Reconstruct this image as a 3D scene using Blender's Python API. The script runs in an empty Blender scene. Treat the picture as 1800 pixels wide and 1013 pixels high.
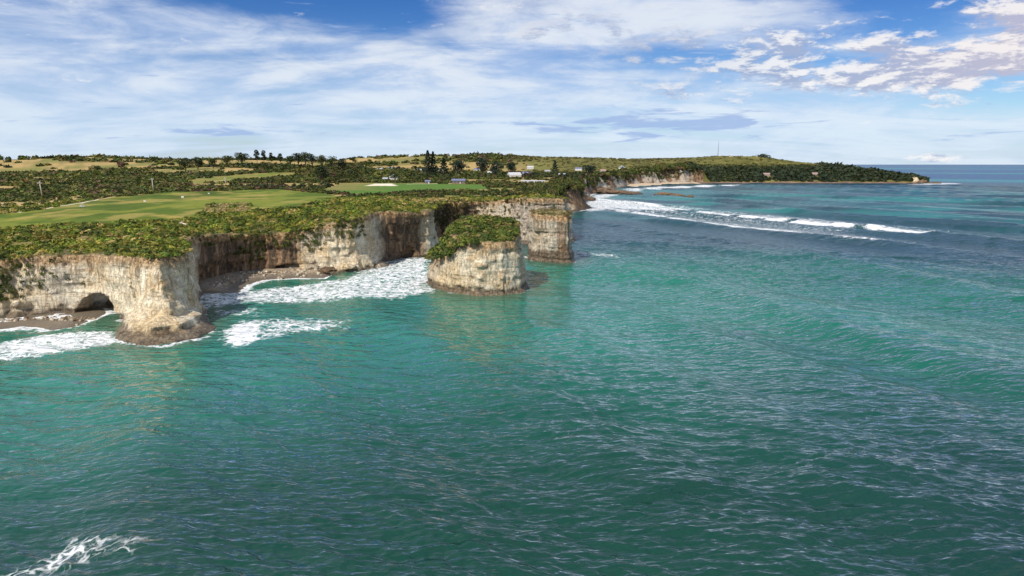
import bpy, math, random
import numpy as np

# ---------------------------------------------------------------- camera, sky, sun, exposure
SC = bpy.context.scene
COL = SC.collection
rad = math.radians
FPX, PITCH, CAMZ = 1173.0, rad(10.53), 50.0          # focal length in pixels of an 1800 px wide picture
CP, SP = math.cos(PITCH), math.sin(PITCH)

cam = bpy.data.cameras.new('camera')
cam.sensor_width = 36.0
cam.lens = 36.0 * FPX / 1800.0
cam.clip_start = 1.0
cam.clip_end = 120000.0
camo = bpy.data.objects.new('camera', cam)
camo.location = (0, 0, CAMZ)
camo.rotation_euler = (math.pi / 2 - PITCH, 0, 0)
COL.objects.link(camo)
SC.camera = camo

SUN_EL, SUN_AZ = rad(46), rad(214)                    # azimuth clockwise from +Y: sun behind the camera, to the left
sun = bpy.data.lights.new('sun', 'SUN')
sun.energy = 5.0
sun.angle = rad(0.5)
sun.color = (1.0, 0.93, 0.82)
suno = bpy.data.objects.new('sun', sun)
suno.rotation_euler = (math.pi / 2 - SUN_EL, 0, math.pi - SUN_AZ)
suno.location = (0, 0, 300)
COL.objects.link(suno)

SC.view_settings.view_transform = 'Standard'
SC.view_settings.look = 'None'
SC.view_settings.exposure = 0.0
SC.view_settings.gamma = 1.0
SC.view_settings.use_curve_mapping = False
SC.render.engine = 'CYCLES'
SC.cycles.use_denoising = True
SC.cycles.max_bounces = 4
SC.cycles.diffuse_bounces = 2
SC.cycles.glossy_bounces = 2
SC.cycles.transmission_bounces = 2
SC.cycles.caustics_reflective = False
SC.cycles.caustics_refractive = False
SC.cycles.adaptive_threshold = 0.02


class NT:
    """tiny node-tree helper"""
    def __init__(s, tree):
        s.t = tree
        s.t.nodes.clear()

    def n(s, typ, _props=None, **inp):
        nd = s.t.nodes.new(typ)
        for k, v in (_props or {}).items():
            setattr(nd, k, v)
        for k, v in inp.items():
            key = int(k[1:]) if k[0] == 'i' and k[1:].isdigit() else k.replace('_', ' ')
            s.set(nd.inputs[key], v)
        return nd

    def set(s, sock, v):
        if isinstance(v, bpy.types.NodeSocket):
            s.t.links.new(v, sock)
        elif isinstance(v, bpy.types.Node):
            s.t.links.new(v.outputs[0], sock)
        else:
            sock.default_value = v

    def m(s, op, a, b=0.0, c=0.0, clamp=False):
        return s.n('ShaderNodeMath', {'operation': op, 'use_clamp': clamp}, i0=a, i1=b, i2=c).outputs[0]

    def vm(s, op, a, b=(0, 0, 0)):
        return s.n('ShaderNodeVectorMath', {'operation': op}, i0=a, i1=b).outputs[0]

    def sm(s, x, lo, hi, a=0.0, b=1.0):
        nd = s.n('ShaderNodeMapRange', {'interpolation_type': 'SMOOTHSTEP'})
        for i, v in enumerate((x, lo, hi, a, b)):
            s.set(nd.inputs[i], v)
        return nd.outputs[0]

    def mix(s, f, a, b, mode='MIX'):
        nd = s.n('ShaderNodeMix', {'data_type': 'RGBA', 'blend_type': mode})
        s.set(nd.inputs[0], f)
        s.set(nd.inputs[6], a if not isinstance(a, tuple) else (*a, 1)[:4])
        s.set(nd.inputs[7], b if not isinstance(b, tuple) else (*b, 1)[:4])
        return nd.outputs[2]

    def noise(s, vec, scale, detail=4.0, rough=0.55, dist=0.0, dim='3D'):
        nd = s.n('ShaderNodeTexNoise', {'noise_dimensions': dim})
        s.set(nd.inputs['Vector'], vec)
        s.set(nd.inputs['Scale'], scale)
        s.set(nd.inputs['Detail'], detail)
        s.set(nd.inputs['Roughness'], rough)
        s.set(nd.inputs['Distortion'], dist)
        return nd.outputs[0]

    def scaled(s, vec, sc):
        return s.vm('MULTIPLY', vec, sc)

    def attr(s, name, vec=False):
        nd = s.n('ShaderNodeAttribute', {'attribute_name': name})
        return nd.outputs['Color'] if vec else nd.outputs['Fac']


def build_world():
    w = bpy.data.worlds.new('World')
    SC.world = w
    w.use_nodes = True
    w.cycles.sampling_method = 'MANUAL'
    w.cycles.sample_map_resolution = 256
    g = NT(w.node_tree)
    sky = g.n('ShaderNodeTexSky', {'sky_type': 'NISHITA', 'sun_disc': False, 'sun_elevation': SUN_EL,
                                   'sun_rotation': SUN_AZ, 'altitude': 50.0, 'air_density': 1.0,
                                   'dust_density': 0.3, 'ozone_density': 3.0})
    d = g.n('ShaderNodeTexCoord').outputs['Generated']
    sep = g.n('ShaderNodeSeparateXYZ', None, i0=d)
    x, y, z = sep.outputs
    az = g.m('ARCTAN2', x, y)
    el = g.m('ARCSINE', z)
    zz = g.m('MAXIMUM', z, 0.0)
    inv = g.m('DIVIDE', 1.0, g.m('ADD', zz, 0.13))
    P = g.n('ShaderNodeCombineXYZ', None, i0=g.m('MULTIPLY', x, inv), i1=g.m('MULTIPLY', y, inv), i2=0.0).outputs[0]
    A = g.n('ShaderNodeCombineXYZ', None, i0=az, i1=el, i2=0.0).outputs[0]

    def blob(u, v, su, sv, rot=0.0):
        """soft elliptical region of the sky around a direction (sizes in degrees)"""
        a0 = math.atan2(u - 900, 1153.0)
        e0 = (288.4 - v) / 1173.0 * math.cos(a0)
        da = g.m('SUBTRACT', az, a0)
        de = g.m('SUBTRACT', el, e0)
        c, s_ = math.cos(rad(rot)), math.sin(rad(rot))
        ra = g.m('ADD', g.m('MULTIPLY', da, c), g.m('MULTIPLY', de, s_))
        re = g.m('SUBTRACT', g.m('MULTIPLY', de, c), g.m('MULTIPLY', da, s_))
        q = g.m('ADD', g.m('POWER', g.m('ABSOLUTE', g.m('DIVIDE', ra, rad(su))), 2.0),
                g.m('POWER', g.m('ABSOLUTE', g.m('DIVIDE', re, rad(sv))), 2.0))
        return g.m('EXPONENT', g.m('MULTIPLY', q, -1.0))

    def total(*v):
        r = v[0]
        for q in v[1:]:
            r = g.m('ADD', r, q)
        return r

    # clear sky, richer blue as on a crisp day
    hs = g.n('ShaderNodeHueSaturation', None, Hue=0.505, Saturation=1.18, Value=1.0, Color=sky.outputs[0])
    skyc = g.mix(1.0, hs.outputs[0], (0.82, 0.95, 1.12), 'MULTIPLY')
    deep = g.mix(1.0, hs.outputs[0], (0.30, 0.56, 0.90), 'MULTIPLY')
    skyc = g.mix(g.sm(el, 0.05, 0.26), skyc, deep)

    # high thin veil, streaked along the wind
    mp = g.n('ShaderNodeMapping', None, Vector=P, Rotation=(0, 0, rad(-24)), Scale=(0.42, 1.0, 1.0))
    cir = g.noise(mp.outputs[0], 1.15, 6.0, 0.58, 0.9)
    soft = g.noise(A, 4.2, 3.0, 0.5, 0.3)
    lowband = g.sm(el, 0.15, 0.02)
    gaps = total(g.m('MULTIPLY', blob(480, -5, 14.0, 2.3, -5), -0.74), g.m('MULTIPLY', blob(650, 50, 9.0, 1.7, -10), -0.45),
                 g.m('MULTIPLY', blob(1545, 40, 9.0, 3.0, 4), -0.42), g.m('MULTIPLY', blob(1770, 160, 6.0, 1.8), -0.35),
                 g.m('MULTIPLY', blob(930, 22, 3.0, 1.3, -14), -0.25), g.m('MULTIPLY', blob(1130, 110, 5, 1.6, 0), -0.22),
                 g.m('MULTIPLY', blob(470, 118, 9, 0.8, -3), -0.16))
    mott = g.noise(g.n('ShaderNodeMapping', None, Vector=A, Rotation=(0, 0, rad(-8)), Scale=(1.0, 3.6, 1.0)).outputs[0], 7.0, 6.0, 0.62, 0.4)
    veil = total(g.m('MULTIPLY', cir, 0.95), g.m('MULTIPLY', mott, 0.75), g.m('MULTIPLY', soft, 0.35), -0.22, g.m('MULTIPLY', lowband, 0.16), gaps,
                 g.m('MULTIPLY', blob(150, 80, 18, 5), 0.14), g.m('MULTIPLY', blob(900, 110, 14, 4), 0.20),
                 g.m('MULTIPLY', blob(1120, 30, 9, 3), 0.12))
    veil_f = g.sm(veil, 0.42, 1.05)
    veil_c = g.mix(g.sm(g.m('ADD', g.m('MULTIPLY', cir, 0.5), g.m('MULTIPLY', mott, 0.5)), 0.40, 0.60), (4.8, 6.1, 8.6), (8.2, 8.7, 9.4))
    veil_c = g.mix(g.m('MULTIPLY', lowband, 0.55), veil_c, (6.4, 8.0, 9.9))
    c1 = g.mix(g.m('MULTIPLY', veil_f, 0.88), skyc, veil_c)

    # cumulus bank on the right, scattered cloudlets in the middle
    mc = g.n('ShaderNodeMapping', None, Vector=A, Scale=(1.0, 2.9, 1.0))
    cn = g.noise(mc.outputs[0], 15.0, 7.0, 0.66, 0.2)
    mo = g.n('ShaderNodeMapping', None, Vector=A, Location=(-0.004, 0.024, 0), Scale=(1.0, 2.9, 1.0))
    cn2 = g.noise(mo.outputs[0], 15.0, 5.0, 0.66, 0.2)
    bank = total(g.m('MULTIPLY', blob(1720, 98, 9.5, 2.3, 9), 0.34), g.m('MULTIPLY', blob(1340, 100, 7.5, 2.2, 0), 0.26),
                 g.m('MULTIPLY', blob(1760, 15, 4.2, 1.3, 0), 0.26), g.m('MULTIPLY', blob(1560, 140, 6, 1.0, 0), 0.2),
                 g.m('MULTIPLY', blob(1010, 75, 9.0, 2.6, -8), 0.19), g.m('MULTIPLY', blob(1620, 277, 6.5, 0.4, 0), 0.18),
                 g.m('MULTIPLY', blob(1250, 165, 9, 1.4, 0), 0.12), g.m('MULTIPLY', blob(760, 150, 2.5, 0.6, 0), 0.10),
                 g.m('MULTIPLY', blob(110, 12, 5, 1.0, 0), 0.14))
    cv = total(cn, bank)
    cum_f = g.sm(cv, 0.63, 0.80)
    lit = g.m('MULTIPLY', g.sm(g.m('SUBTRACT', cn, cn2), -0.05, 0.09), g.m('SUBTRACT', 1.0, g.m('MULTIPLY', blob(1060, 85, 9, 4), 0.75)))
    dark = g.mix(blob(1760, 100, 9, 4), (3.6, 4.5, 6.6), (5.4, 5.2, 6.4))
    cum_c = g.mix(lit, dark, g.mix(blob(1760, 100, 9, 4), (9.3, 9.3, 9.4), (9.6, 8.9, 8.7)))
    c2 = g.mix(g.m('MULTIPLY', cum_f, 0.92), c1, cum_c)

    # flat grey-blue streaks low over the horizon
    ms = g.n('ShaderNodeMapping', None, Vector=A, Location=(3.1, 1.7, 0), Scale=(1.0, 8.0, 1.0))
    st = g.noise(ms.outputs[0], 9.0, 4.0, 0.6, 0.4)
    stm = total(st, g.m('MULTIPLY', blob(1160, 222, 9, 1.1, -1), 0.27), g.m('MULTIPLY', blob(330, 236, 8, 0.4, 0), 0.12))
    c3 = g.mix(g.m('MULTIPLY', g.sm(stm, 0.62, 0.74), 0.8), c2, (3.5, 4.9, 7.9))

    bg = g.n('ShaderNodeBackground', None, Color=c3, Strength=0.1)
    out = g.n('ShaderNodeOutputWorld', None, Surface=bg.outputs[0])


build_world()

# ---------------------------------------------------------------- numeric helpers
RNG = np.random.default_rng(7)
TAB = RNG.random((64, 64, 64), dtype=np.float32)


def vnoise(x, y, z):
    """smooth value noise in -1..1"""
    x = np.asarray(x, np.float32); y = np.asarray(y, np.float32); z = np.asarray(z, np.float32)
    x, y, z = np.broadcast_arrays(x, y, z)
    xi = np.floor(x); yi = np.floor(y); zi = np.floor(z)
    fx = x - xi; fy = y - yi; fz = z - zi
    fx = fx * fx * (3 - 2 * fx); fy = fy * fy * (3 - 2 * fy); fz = fz * fz * (3 - 2 * fz)
    a = xi.astype(np.int32) & 63; b = yi.astype(np.int32) & 63; c = zi.astype(np.int32) & 63
    a1 = (a + 1) & 63; b1 = (b + 1) & 63; c1 = (c + 1) & 63
    L = lambda p, q, t: p + (q - p) * t
    v0 = L(L(TAB[a, b, c], TAB[a1, b, c], fx), L(TAB[a, b1, c], TAB[a1, b1, c], fx), fy)
    v1 = L(L(TAB[a, b, c1], TAB[a1, b, c1], fx), L(TAB[a, b1, c1], TAB[a1, b1, c1], fx), fy)
    return L(v0, v1, fz) * 2 - 1


def fbm(x, y, z, o=4, g=0.5):
    s = 0; a = 1.0; t = 0
    for k in range(o):
        f = 2.03 ** k
        s = s + a * vnoise(x * f + 11.3 * k, y * f + 5.7 * k, z * f + 3.1 * k); t += a; a *= g
    return s / t


def fbm2(x, y, o=4, g=0.5, seed=0.0):
    return fbm(x, y, np.float32(seed + 0.37), o, g)


def sstep(a, b, x):
    t = np.clip((x - a) / (b - a), 0, 1)
    return t * t * (3 - 2 * t)


def gauss(x, y, cx, cy, r):
    return np.exp(-((x - cx) ** 2 + (y - cy) ** 2) / (r * r))


def px(u, v, z=0.0):
    """where the sight line through photo point (u, v) meets height z"""
    dx, dy = u - 900.0, 506.5 - v
    Y = FPX * CP + dy * SP; Z = -FPX * SP + dy * CP
    t = (z - CAMZ) / Z
    return (dx * t, Y * t)


def poly_sd(x, y, P, closed=True):
    """signed distance to a polygon (negative inside) or plain distance to a polyline"""
    P = np.asarray(P, np.float32)
    x = np.asarray(x, np.float32); y = np.asarray(y, np.float32)
    d = np.full(x.shape, 1e12, np.float32); ins = np.zeros(x.shape, bool)
    n = len(P)
    for i in range(n if closed else n - 1):
        ax, ay = P[i]; bx, by = P[(i + 1) % n]
        ex, ey = bx - ax, by - ay
        wx = x - ax; wy = y - ay
        t = np.clip((wx * ex + wy * ey) / (ex * ex + ey * ey + 1e-9), 0, 1)
        d = np.minimum(d, (wx - ex * t) ** 2 + (wy - ey * t) ** 2)
        if closed and ay != by:
            c = ((ay > y) != (by > y)) & (x < ax + ex * (y - ay) / ey)
            ins ^= c
    d = np.sqrt(d)
    return np.where(ins, -d, d) if closed else d


# ---------------------------------------------------------------- the lie of the land (metres, z = 0 is the sea)
COAST = [(-420, 232), (-260, 220), (-185, 213), (-168, 214), (-160, 219), (-150, 221), (-138, 219), (-125, 210), (-117, 200), (-112, 191),
         (-103, 187), (-97, 190), (-97, 200), (-103, 216), (-114, 238), (-123, 258), (-127, 274), (-124, 292),
         (-114, 303), (-99, 308), (-84, 309), (-73, 313), (-68, 322), (-66, 340), (-60, 351), (-50, 359), (-44, 366),
         (-42, 384), (-46, 410), (-38, 440), (-16, 454), (-3, 440), (6, 424), (20, 420), (35, 428), (39, 446),
         (36, 490), (34, 560), (45, 650), (60, 715), (78, 738), (86, 752), (84, 775), (84, 820), (92, 900), (108, 1000),
         (126, 1100), (150, 1200), (163, 1290), (190, 1380), (235, 1480), (268, 1568), (330, 1680), (410, 1760), (507, 1800),
         (640, 1812), (800, 1800), (960, 1795), (1060, 1788), (1112, 1795), (1130, 1830), (1080, 1900), (1010, 1990), (900, 2120),
         (700, 2500), (200, 3300), (-800, 4700), (-5200, 5200), (-5200, 240)]

RX = np.array([-2600, -1717, -1526, -1335, -1145, -860, -572, -477, -267, -95, 190, 380, 572, 700, 775, 815, 845, 880, 930, 1000, 1060, 1110, 1200])
RZ = np.array([60, 62, 66, 72, 62, 62, 57, 70, 74, 76, 70, 65, 68, 77, 89, 86, 70, 48, 44, 41, 30, 14, 3])


def coast_d(x, y):
    return poly_sd(x, y, COAST)


def H0(x, y):
    """plateau and hills before the coast is cut"""
    b = 22.0 + 3.6 * sstep(235, 420, y + 0.1 * x) + 1.5 * sstep(500, 1000, y)
    b = b - 2.0 * gauss(x, y, -165, 218, 30) - 3.6 * gauss(x, y, -112, 306, 24) + 2.2 * gauss(x, y, -66, 330, 22) + 4.5 * gauss(x, y, 18, 436, 26)
    b = b + 1.0 * fbm2(x / 70, y / 70, 3) + 0.35 * fbm2(x / 14, y / 14, 2) + 1.1 * fbm2(x / 26, y / 26, 2, seed=88) * sstep(430, 380, y)
    b = b + 19.0 * np.exp(-((x + 560) / 300) ** 2 - ((y - 1500) / 210) ** 2)
    r = np.interp(x, RX, RZ) + 2.5 * fbm2(x / 160, y / 160, 3, seed=4)
    yr = np.where(x > 860, 1930.0, 2150.0)
    k = sstep(0, 1, (y - (yr - 560)) / 560.0)
    return b + (r - b) * k * np.where(y > yr + 200, 0.96, 1.0)


def H(x, y, d=None):
    x = np.asarray(x, np.float32); y = np.asarray(y, np.float32)
    if d is None:
        d = coast_d(x, y)
    h = H0(x, y)
    wooded = sstep(500, 530, x) * sstep(1500, 1650, y)
    cap = 1.5 + 0.33 * np.maximum(-d, 0) + 3.0 * sstep(0, 25, -d) + 2 * fbm2(x / 40, y / 40, 2)
    hh = np.minimum(h, cap)
    return h + (hh - h) * wooded


def land(u, v):
    """ground point seen at photo point (u, v): march the sight line until it meets the land"""
    dx, dy = u - 900.0, 506.5 - v
    D = np.array([dx, FPX * CP + dy * SP, -FPX * SP + dy * CP]); D /= D[1]
    t = np.geomspace(150.0, 6000.0, 700)
    x, y, z = D[0] * t, D[1] * t, CAMZ + D[2] * t
    d = coast_d(x, y)
    h = H(x, y, d)
    hit = np.flatnonzero((z <= h) & (d < -1))
    i = int(hit[0]) if len(hit) else int(np.argmin(np.where(d < -1, z - h, 1e9)))
    if i > 0:
        a0, a1 = z[i - 1] - h[i - 1], z[i] - h[i]
        f = a0 / (a0 - a1) if a0 > 0 >= a1 else 1.0
        tt = t[i - 1] + (t[i] - t[i - 1]) * f
    else:
        tt = t[i]
    x, y = float(D[0] * tt), float(D[1] * tt)
    return x, y, float(H(np.array([x]), np.array([y]))[0])


# ---------------------------------------------------------------- mesh helpers
def mesh_np(name, V, F, mat=None, smooth=True, attrs=None):
    me = bpy.data.meshes.new(name)
    V = np.ascontiguousarray(V, np.float32); F = np.ascontiguousarray(F, np.int32)
    k = F.shape[1]
    me.vertices.add(len(V)); me.vertices.foreach_set('co', V.ravel())
    me.loops.add(F.size); me.loops.foreach_set('vertex_index', F.ravel())
    me.polygons.add(len(F))
    me.polygons.foreach_set('loop_start', np.arange(0, F.size, k, dtype=np.int32))
    me.polygons.foreach_set('loop_total', np.full(len(F), k, np.int32))
    if smooth:
        me.polygons.foreach_set('use_smooth', np.ones(len(F), bool))
    for an, av in (attrs or {}).items():
        av = np.ascontiguousarray(av, np.float32)
        if av.ndim == 1:
            a = me.attributes.new(an, 'FLOAT', 'POINT'); a.data.foreach_set('value', av)
        else:
            if av.shape[1] == 3:
                av = np.concatenate([av, np.ones((len(av), 1), np.float32)], 1)
            a = me.attributes.new(an, 'FLOAT_COLOR', 'POINT'); a.data.foreach_set('color', av.ravel())
    me.update(calc_edges=True)
    if mat:
        me.materials.append(mat)
    return me


def link(name, me, parent=None, label=None, cat=None, group=None, kind=None, loc=None):
    o = bpy.data.objects.new(name, me)
    COL.objects.link(o)
    if parent is not None:
        o.parent = parent
    if loc is not None:
        o.location = loc
    if label: o['label'] = label
    if cat: o['category'] = cat
    if group: o['group'] = group
    if kind: o['kind'] = kind
    return o


def compact(V, F):
    used = np.zeros(len(V), bool); used[F.ravel()] = True
    idx = np.cumsum(used) - 1
    return V[used], idx[F], used


def surface_nets(f, org, h):
    s = f < 0
    nx, ny, nz = f.shape
    c = np.zeros((nx - 1, ny - 1, nz - 1), np.int8)
    for i in (0, 1):
        for j in (0, 1):
            for k in (0, 1):
                c += s[i:nx - 1 + i, j:ny - 1 + j, k:nz - 1 + k]
    act = (c > 0) & (c < 8)
    I = np.argwhere(act)
    idx = np.full(act.shape, -1, np.int32); idx[act] = np.arange(len(I), dtype=np.int32)
    acc = np.zeros((len(I), 3), np.float32); cnt = np.zeros(len(I), np.float32)
    cor = [(i, j, k) for i in (0, 1) for j in (0, 1) for k in (0, 1)]
    val = {q: f[I[:, 0] + q[0], I[:, 1] + q[1], I[:, 2] + q[2]] for q in cor}
    for p in cor:
        for ax in range(3):
            if p[ax] == 0:
                q = tuple(p[t] + (1 if t == ax else 0) for t in range(3))
                a, b = val[p], val[q]
                m = (a < 0) != (b < 0)
                t = np.where(m, a / np.where(m, a - b, 1), 0)
                for t3 in range(3):
                    acc[:, t3] += np.where(m, p[t3] + (t if t3 == ax else 0), 0)
                cnt += m
    V = (I + acc / cnt[:, None]) * h + np.asarray(org, np.float32)
    Q = []
    for ax in range(3):
        sl0 = [slice(None)] * 3; sl1 = [slice(None)] * 3
        sl0[ax] = slice(0, -1); sl1[ax] = slice(1, None)
        b, c2 = [t for t in range(3) if t != ax]
        for t in (b, c2):
            sl0[t] = slice(1, -1); sl1[t] = slice(1, -1)
        a0 = s[tuple(sl0)]; a1 = s[tuple(sl1)]
        E = np.argwhere(a0 != a1)
        if not len(E):
            continue
        neg = a0[E[:, 0], E[:, 1], E[:, 2]]
        E = E.copy(); E[:, b] += 1; E[:, c2] += 1

        def cell(db, dc):
            G = E.copy(); G[:, b] += db; G[:, c2] += dc
            return idx[G[:, 0], G[:, 1], G[:, 2]]
        q = np.stack([cell(-1, -1), cell(0, -1), cell(0, 0), cell(-1, 0)], 1)
        flip = neg if ax != 1 else ~neg
        q[~flip] = q[~flip][:, ::-1]
        Q.append(q)
    return V.astype(np.float32), np.concatenate(Q)


# ---------------------------------------------------------------- materials
def new_mat(name):
    m = bpy.data.materials.new(name)
    m.use_nodes = True
    g = NT(m.node_tree)
    bs = g.n('ShaderNodeBsdfPrincipled')
    out = g.n('ShaderNodeOutputMaterial', None, Surface=bs.outputs[0])
    return m, g, bs


def plain(name, col, rough=0.7, var=0.15, scale=3.0):
    m, g, bs = new_mat(name)
    p = g.n('ShaderNodeNewGeometry').outputs['Position']
    n = g.noise(p, scale, 4.0)
    c = g.mix(g.sm(n, 0.3, 0.7), tuple(c * (1 - var) for c in col), tuple(min(1, c * (1 + var)) for c in col))
    g.set(bs.inputs['Base Color'], c)
    bs.inputs['Roughness'].default_value = rough
    return m


def rock_material():
    m, g, bs = new_mat('sandstone_cliff')
    geo = g.n('ShaderNodeNewGeometry')
    p = geo.outputs['Position']
    z = g.n('ShaderNodeSeparateXYZ', None, i0=p).outputs[2]
    nz = g.n('ShaderNodeSeparateXYZ', None, i0=geo.outputs['Normal']).outputs[2]
    below, stain, gray = g.attr('below'), g.attr('stain'), g.attr('gray')
    big = g.noise(p, 0.11, 5.0, 0.6, 0.5)
    fine = g.noise(p, 0.9, 6.0, 0.65)
    c = g.mix(g.sm(big, 0.36, 0.64), (0.76, 0.59, 0.36), (0.88, 0.79, 0.60))
    c = g.mix(g.m('MULTIPLY', g.sm(fine, 0.5, 0.72), 0.36), c, (0.34, 0.24, 0.13))
    rust = g.noise(g.scaled(p, (0.16, 0.16, 0.30)), 1.0, 5.0, 0.65, 0.7)
    c = g.mix(g.m('MULTIPLY', g.sm(rust, 0.54, 0.68), 0.55), c, (0.50, 0.29, 0.12))
    # bedding
    bed = g.noise(g.scaled(p, (0.05, 0.05, 1.1)), 1.0, 4.0, 0.6)
    c = g.mix(g.m('MULTIPLY', g.sm(bed, 0.52, 0.66), 0.38), c, (0.50, 0.36, 0.20))
    c = g.mix(gray, c, g.mix(g.sm(fine, 0.35, 0.65), (0.20, 0.175, 0.155), (0.50, 0.44, 0.38)))
    # iron-brown seepage
    sv = g.noise(g.scaled(p, (0.5, 0.5, 0.07)), 1.0, 5.0, 0.6, 0.4)
    sc = g.mix(g.sm(sv, 0.42, 0.6), (0.075, 0.045, 0.025), (0.30, 0.17, 0.085))
    sc = g.mix(g.sm(sv, 0.6, 0.74), sc, (0.52, 0.40, 0.27))
    c = g.mix(g.m('MULTIPLY', g.sm(g.m('ADD', stain, g.m('MULTIPLY', g.m('SUBTRACT', big, 0.5), 0.7)), 0.2, 0.6), 0.95), c, sc)
    # dark streaks running down from the rim
    st = g.noise(g.scaled(p, (0.85, 0.85, 0.035)), 1.0, 4.0, 0.6, 0.3)
    reach = g.sm(g.m('ADD', below, g.m('MULTIPLY', big, 8.0)), 20.0, 4.0)
    c = g.mix(g.m('MULTIPLY', g.sm(st, 0.52, 0.61), g.m('MULTIPLY', reach, 0.85)), c, (0.15, 0.095, 0.055))
    # ochre soil at the rim
    rim = g.sm(g.m('ADD', below, g.m('MULTIPLY', fine, 3.0)), 6.4, 3.0)
    rc = g.mix(g.sm(fine, 0.42, 0.6), (0.22, 0.115, 0.045), (0.58, 0.38, 0.17))
    c = g.mix(g.m('MULTIPLY', rim, 0.85), c, rc)
    # flat tops carry turf and dry grass
    top = g.m('MULTIPLY', g.sm(nz, 0.62, 0.85), g.sm(z, 11.0, 14.0))
    tn = g.noise(p, 0.35, 5.0)
    c = g.mix(g.m('MULTIPLY', top, 0.9), c, g.mix(g.sm(tn, 0.4, 0.62), (0.085, 0.10, 0.025), (0.33, 0.25, 0.10)))
    # wet, weedy foot
    wl = g.m('ADD', z, g.m('MULTIPLY', g.m('SUBTRACT', g.noise(p, 0.22, 4.0), 0.5), -5.0))
    wl = g.m('SUBTRACT', wl, g.m('MULTIPLY', g.attr('weed'), 3.0))
    c = g.mix(g.m('MULTIPLY', g.sm(wl, 3.0, 1.0), 0.88), c, g.mix(g.sm(fine, 0.4, 0.6), (0.05, 0.034, 0.02), (0.20, 0.135, 0.075)))
    g.set(bs.inputs['Base Color'], c)
    g.set(bs.inputs['Roughness'], g.sm(wl, 0.5, 2.5, 0.45, 0.92))
    lam = g.noise(g.scaled(p, (0.10, 0.10, 2.4)), 1.0, 3.0, 0.6, 0.3)
    c = g.mix(g.m('MULTIPLY', g.sm(lam, 0.52, 0.62), 0.34), c, g.mix(1.0, c, (0.45, 0.38, 0.30), 'MULTIPLY'))
    jt = g.noise(g.scaled(p, (0.55, 0.55, 0.10)), 1.0, 5.0, 0.7, 0.6)
    rid = g.sm(g.m('ABSOLUTE', g.m('SUBTRACT', jt, 0.5)), 0.035, 0.0)
    c = g.mix(g.m('MULTIPLY', rid, 0.25), c, g.mix(1.0, c, (0.35, 0.28, 0.22), 'MULTIPLY'))
    g.set(bs.inputs['Base Color'], c)
    hb = g.m('ADD', fine, g.m('ADD', g.m('MULTIPLY', lam, 0.7), g.m('MULTIPLY', rid, -0.45)))
    b1 = g.n('ShaderNodeBump', None, Strength=1.0, Distance=0.5, Height=hb)
    crag = g.noise(g.scaled(p, (1.0, 1.0, 0.45)), 0.55, 6.0, 0.7, 0.8)
    b2 = g.n('ShaderNodeBump', None, Strength=0.9, Distance=1.1, Height=crag, Normal=b1.outputs[0])
    g.set(bs.inputs['Normal'], b2.outputs[0])
    return m


def land_material():
    m, g, bs = new_mat('turf_and_dry_grass')
    p = g.n('ShaderNodeNewGeometry').outputs['Position']
    c = g.attr('cover', True)
    n = g.noise(p, 0.5, 6.0, 0.65)
    n2 = g.noise(p, 0.06, 5.0, 0.6)
    c = g.mix(g.m('MULTIPLY', g.sm(n, 0.42, 0.7), 0.35), c, g.mix(1.0, c, (0.45, 0.42, 0.35), 'MULTIPLY'))
    c = g.mix(g.m('MULTIPLY', g.sm(n2, 0.48, 0.68), 0.35), c, g.mix(1.0, c, (1.7, 1.35, 1.3), 'MULTIPLY'))
    g.set(bs.inputs['Base Color'], c)
    bs.inputs['Roughness'].default_value = 0.95
    bs.inputs['Specular IOR Level'].default_value = 0.1
    b = g.n('ShaderNodeBump', None, Strength=0.6, Distance=0.4, Height=n)
    g.set(bs.inputs['Normal'], b.outputs[0])
    return m


def leaf_material(name='foliage'):
    m, g, bs = new_mat(name)
    c = g.attr('leafcol', True)
    p = g.n('ShaderNodeNewGeometry').outputs['Position']
    n = g.noise(p, 0.8, 3.0)
    c = g.mix(g.m('MULTIPLY', g.sm(n, 0.45, 0.7), 0.5), c, g.mix(1.0, c, (1.5, 1.3, 0.8), 'MULTIPLY'))
    g.set(bs.inputs['Base Color'], c)
    bs.inputs['Roughness'].default_value = 0.65
    bs.inputs['Specular IOR Level'].default_value = 0.25
    tr = g.n('ShaderNodeBsdfTranslucent', None, Color=c)
    mx = g.n('ShaderNodeMixShader', None, i0=0.22, i1=bs.outputs[0], i2=tr.outputs[0])
    out = [n for n in g.t.nodes if n.type == 'OUTPUT_MATERIAL'][0]
    g.set(out.inputs[0], mx.outputs[0])
    return m


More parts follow.
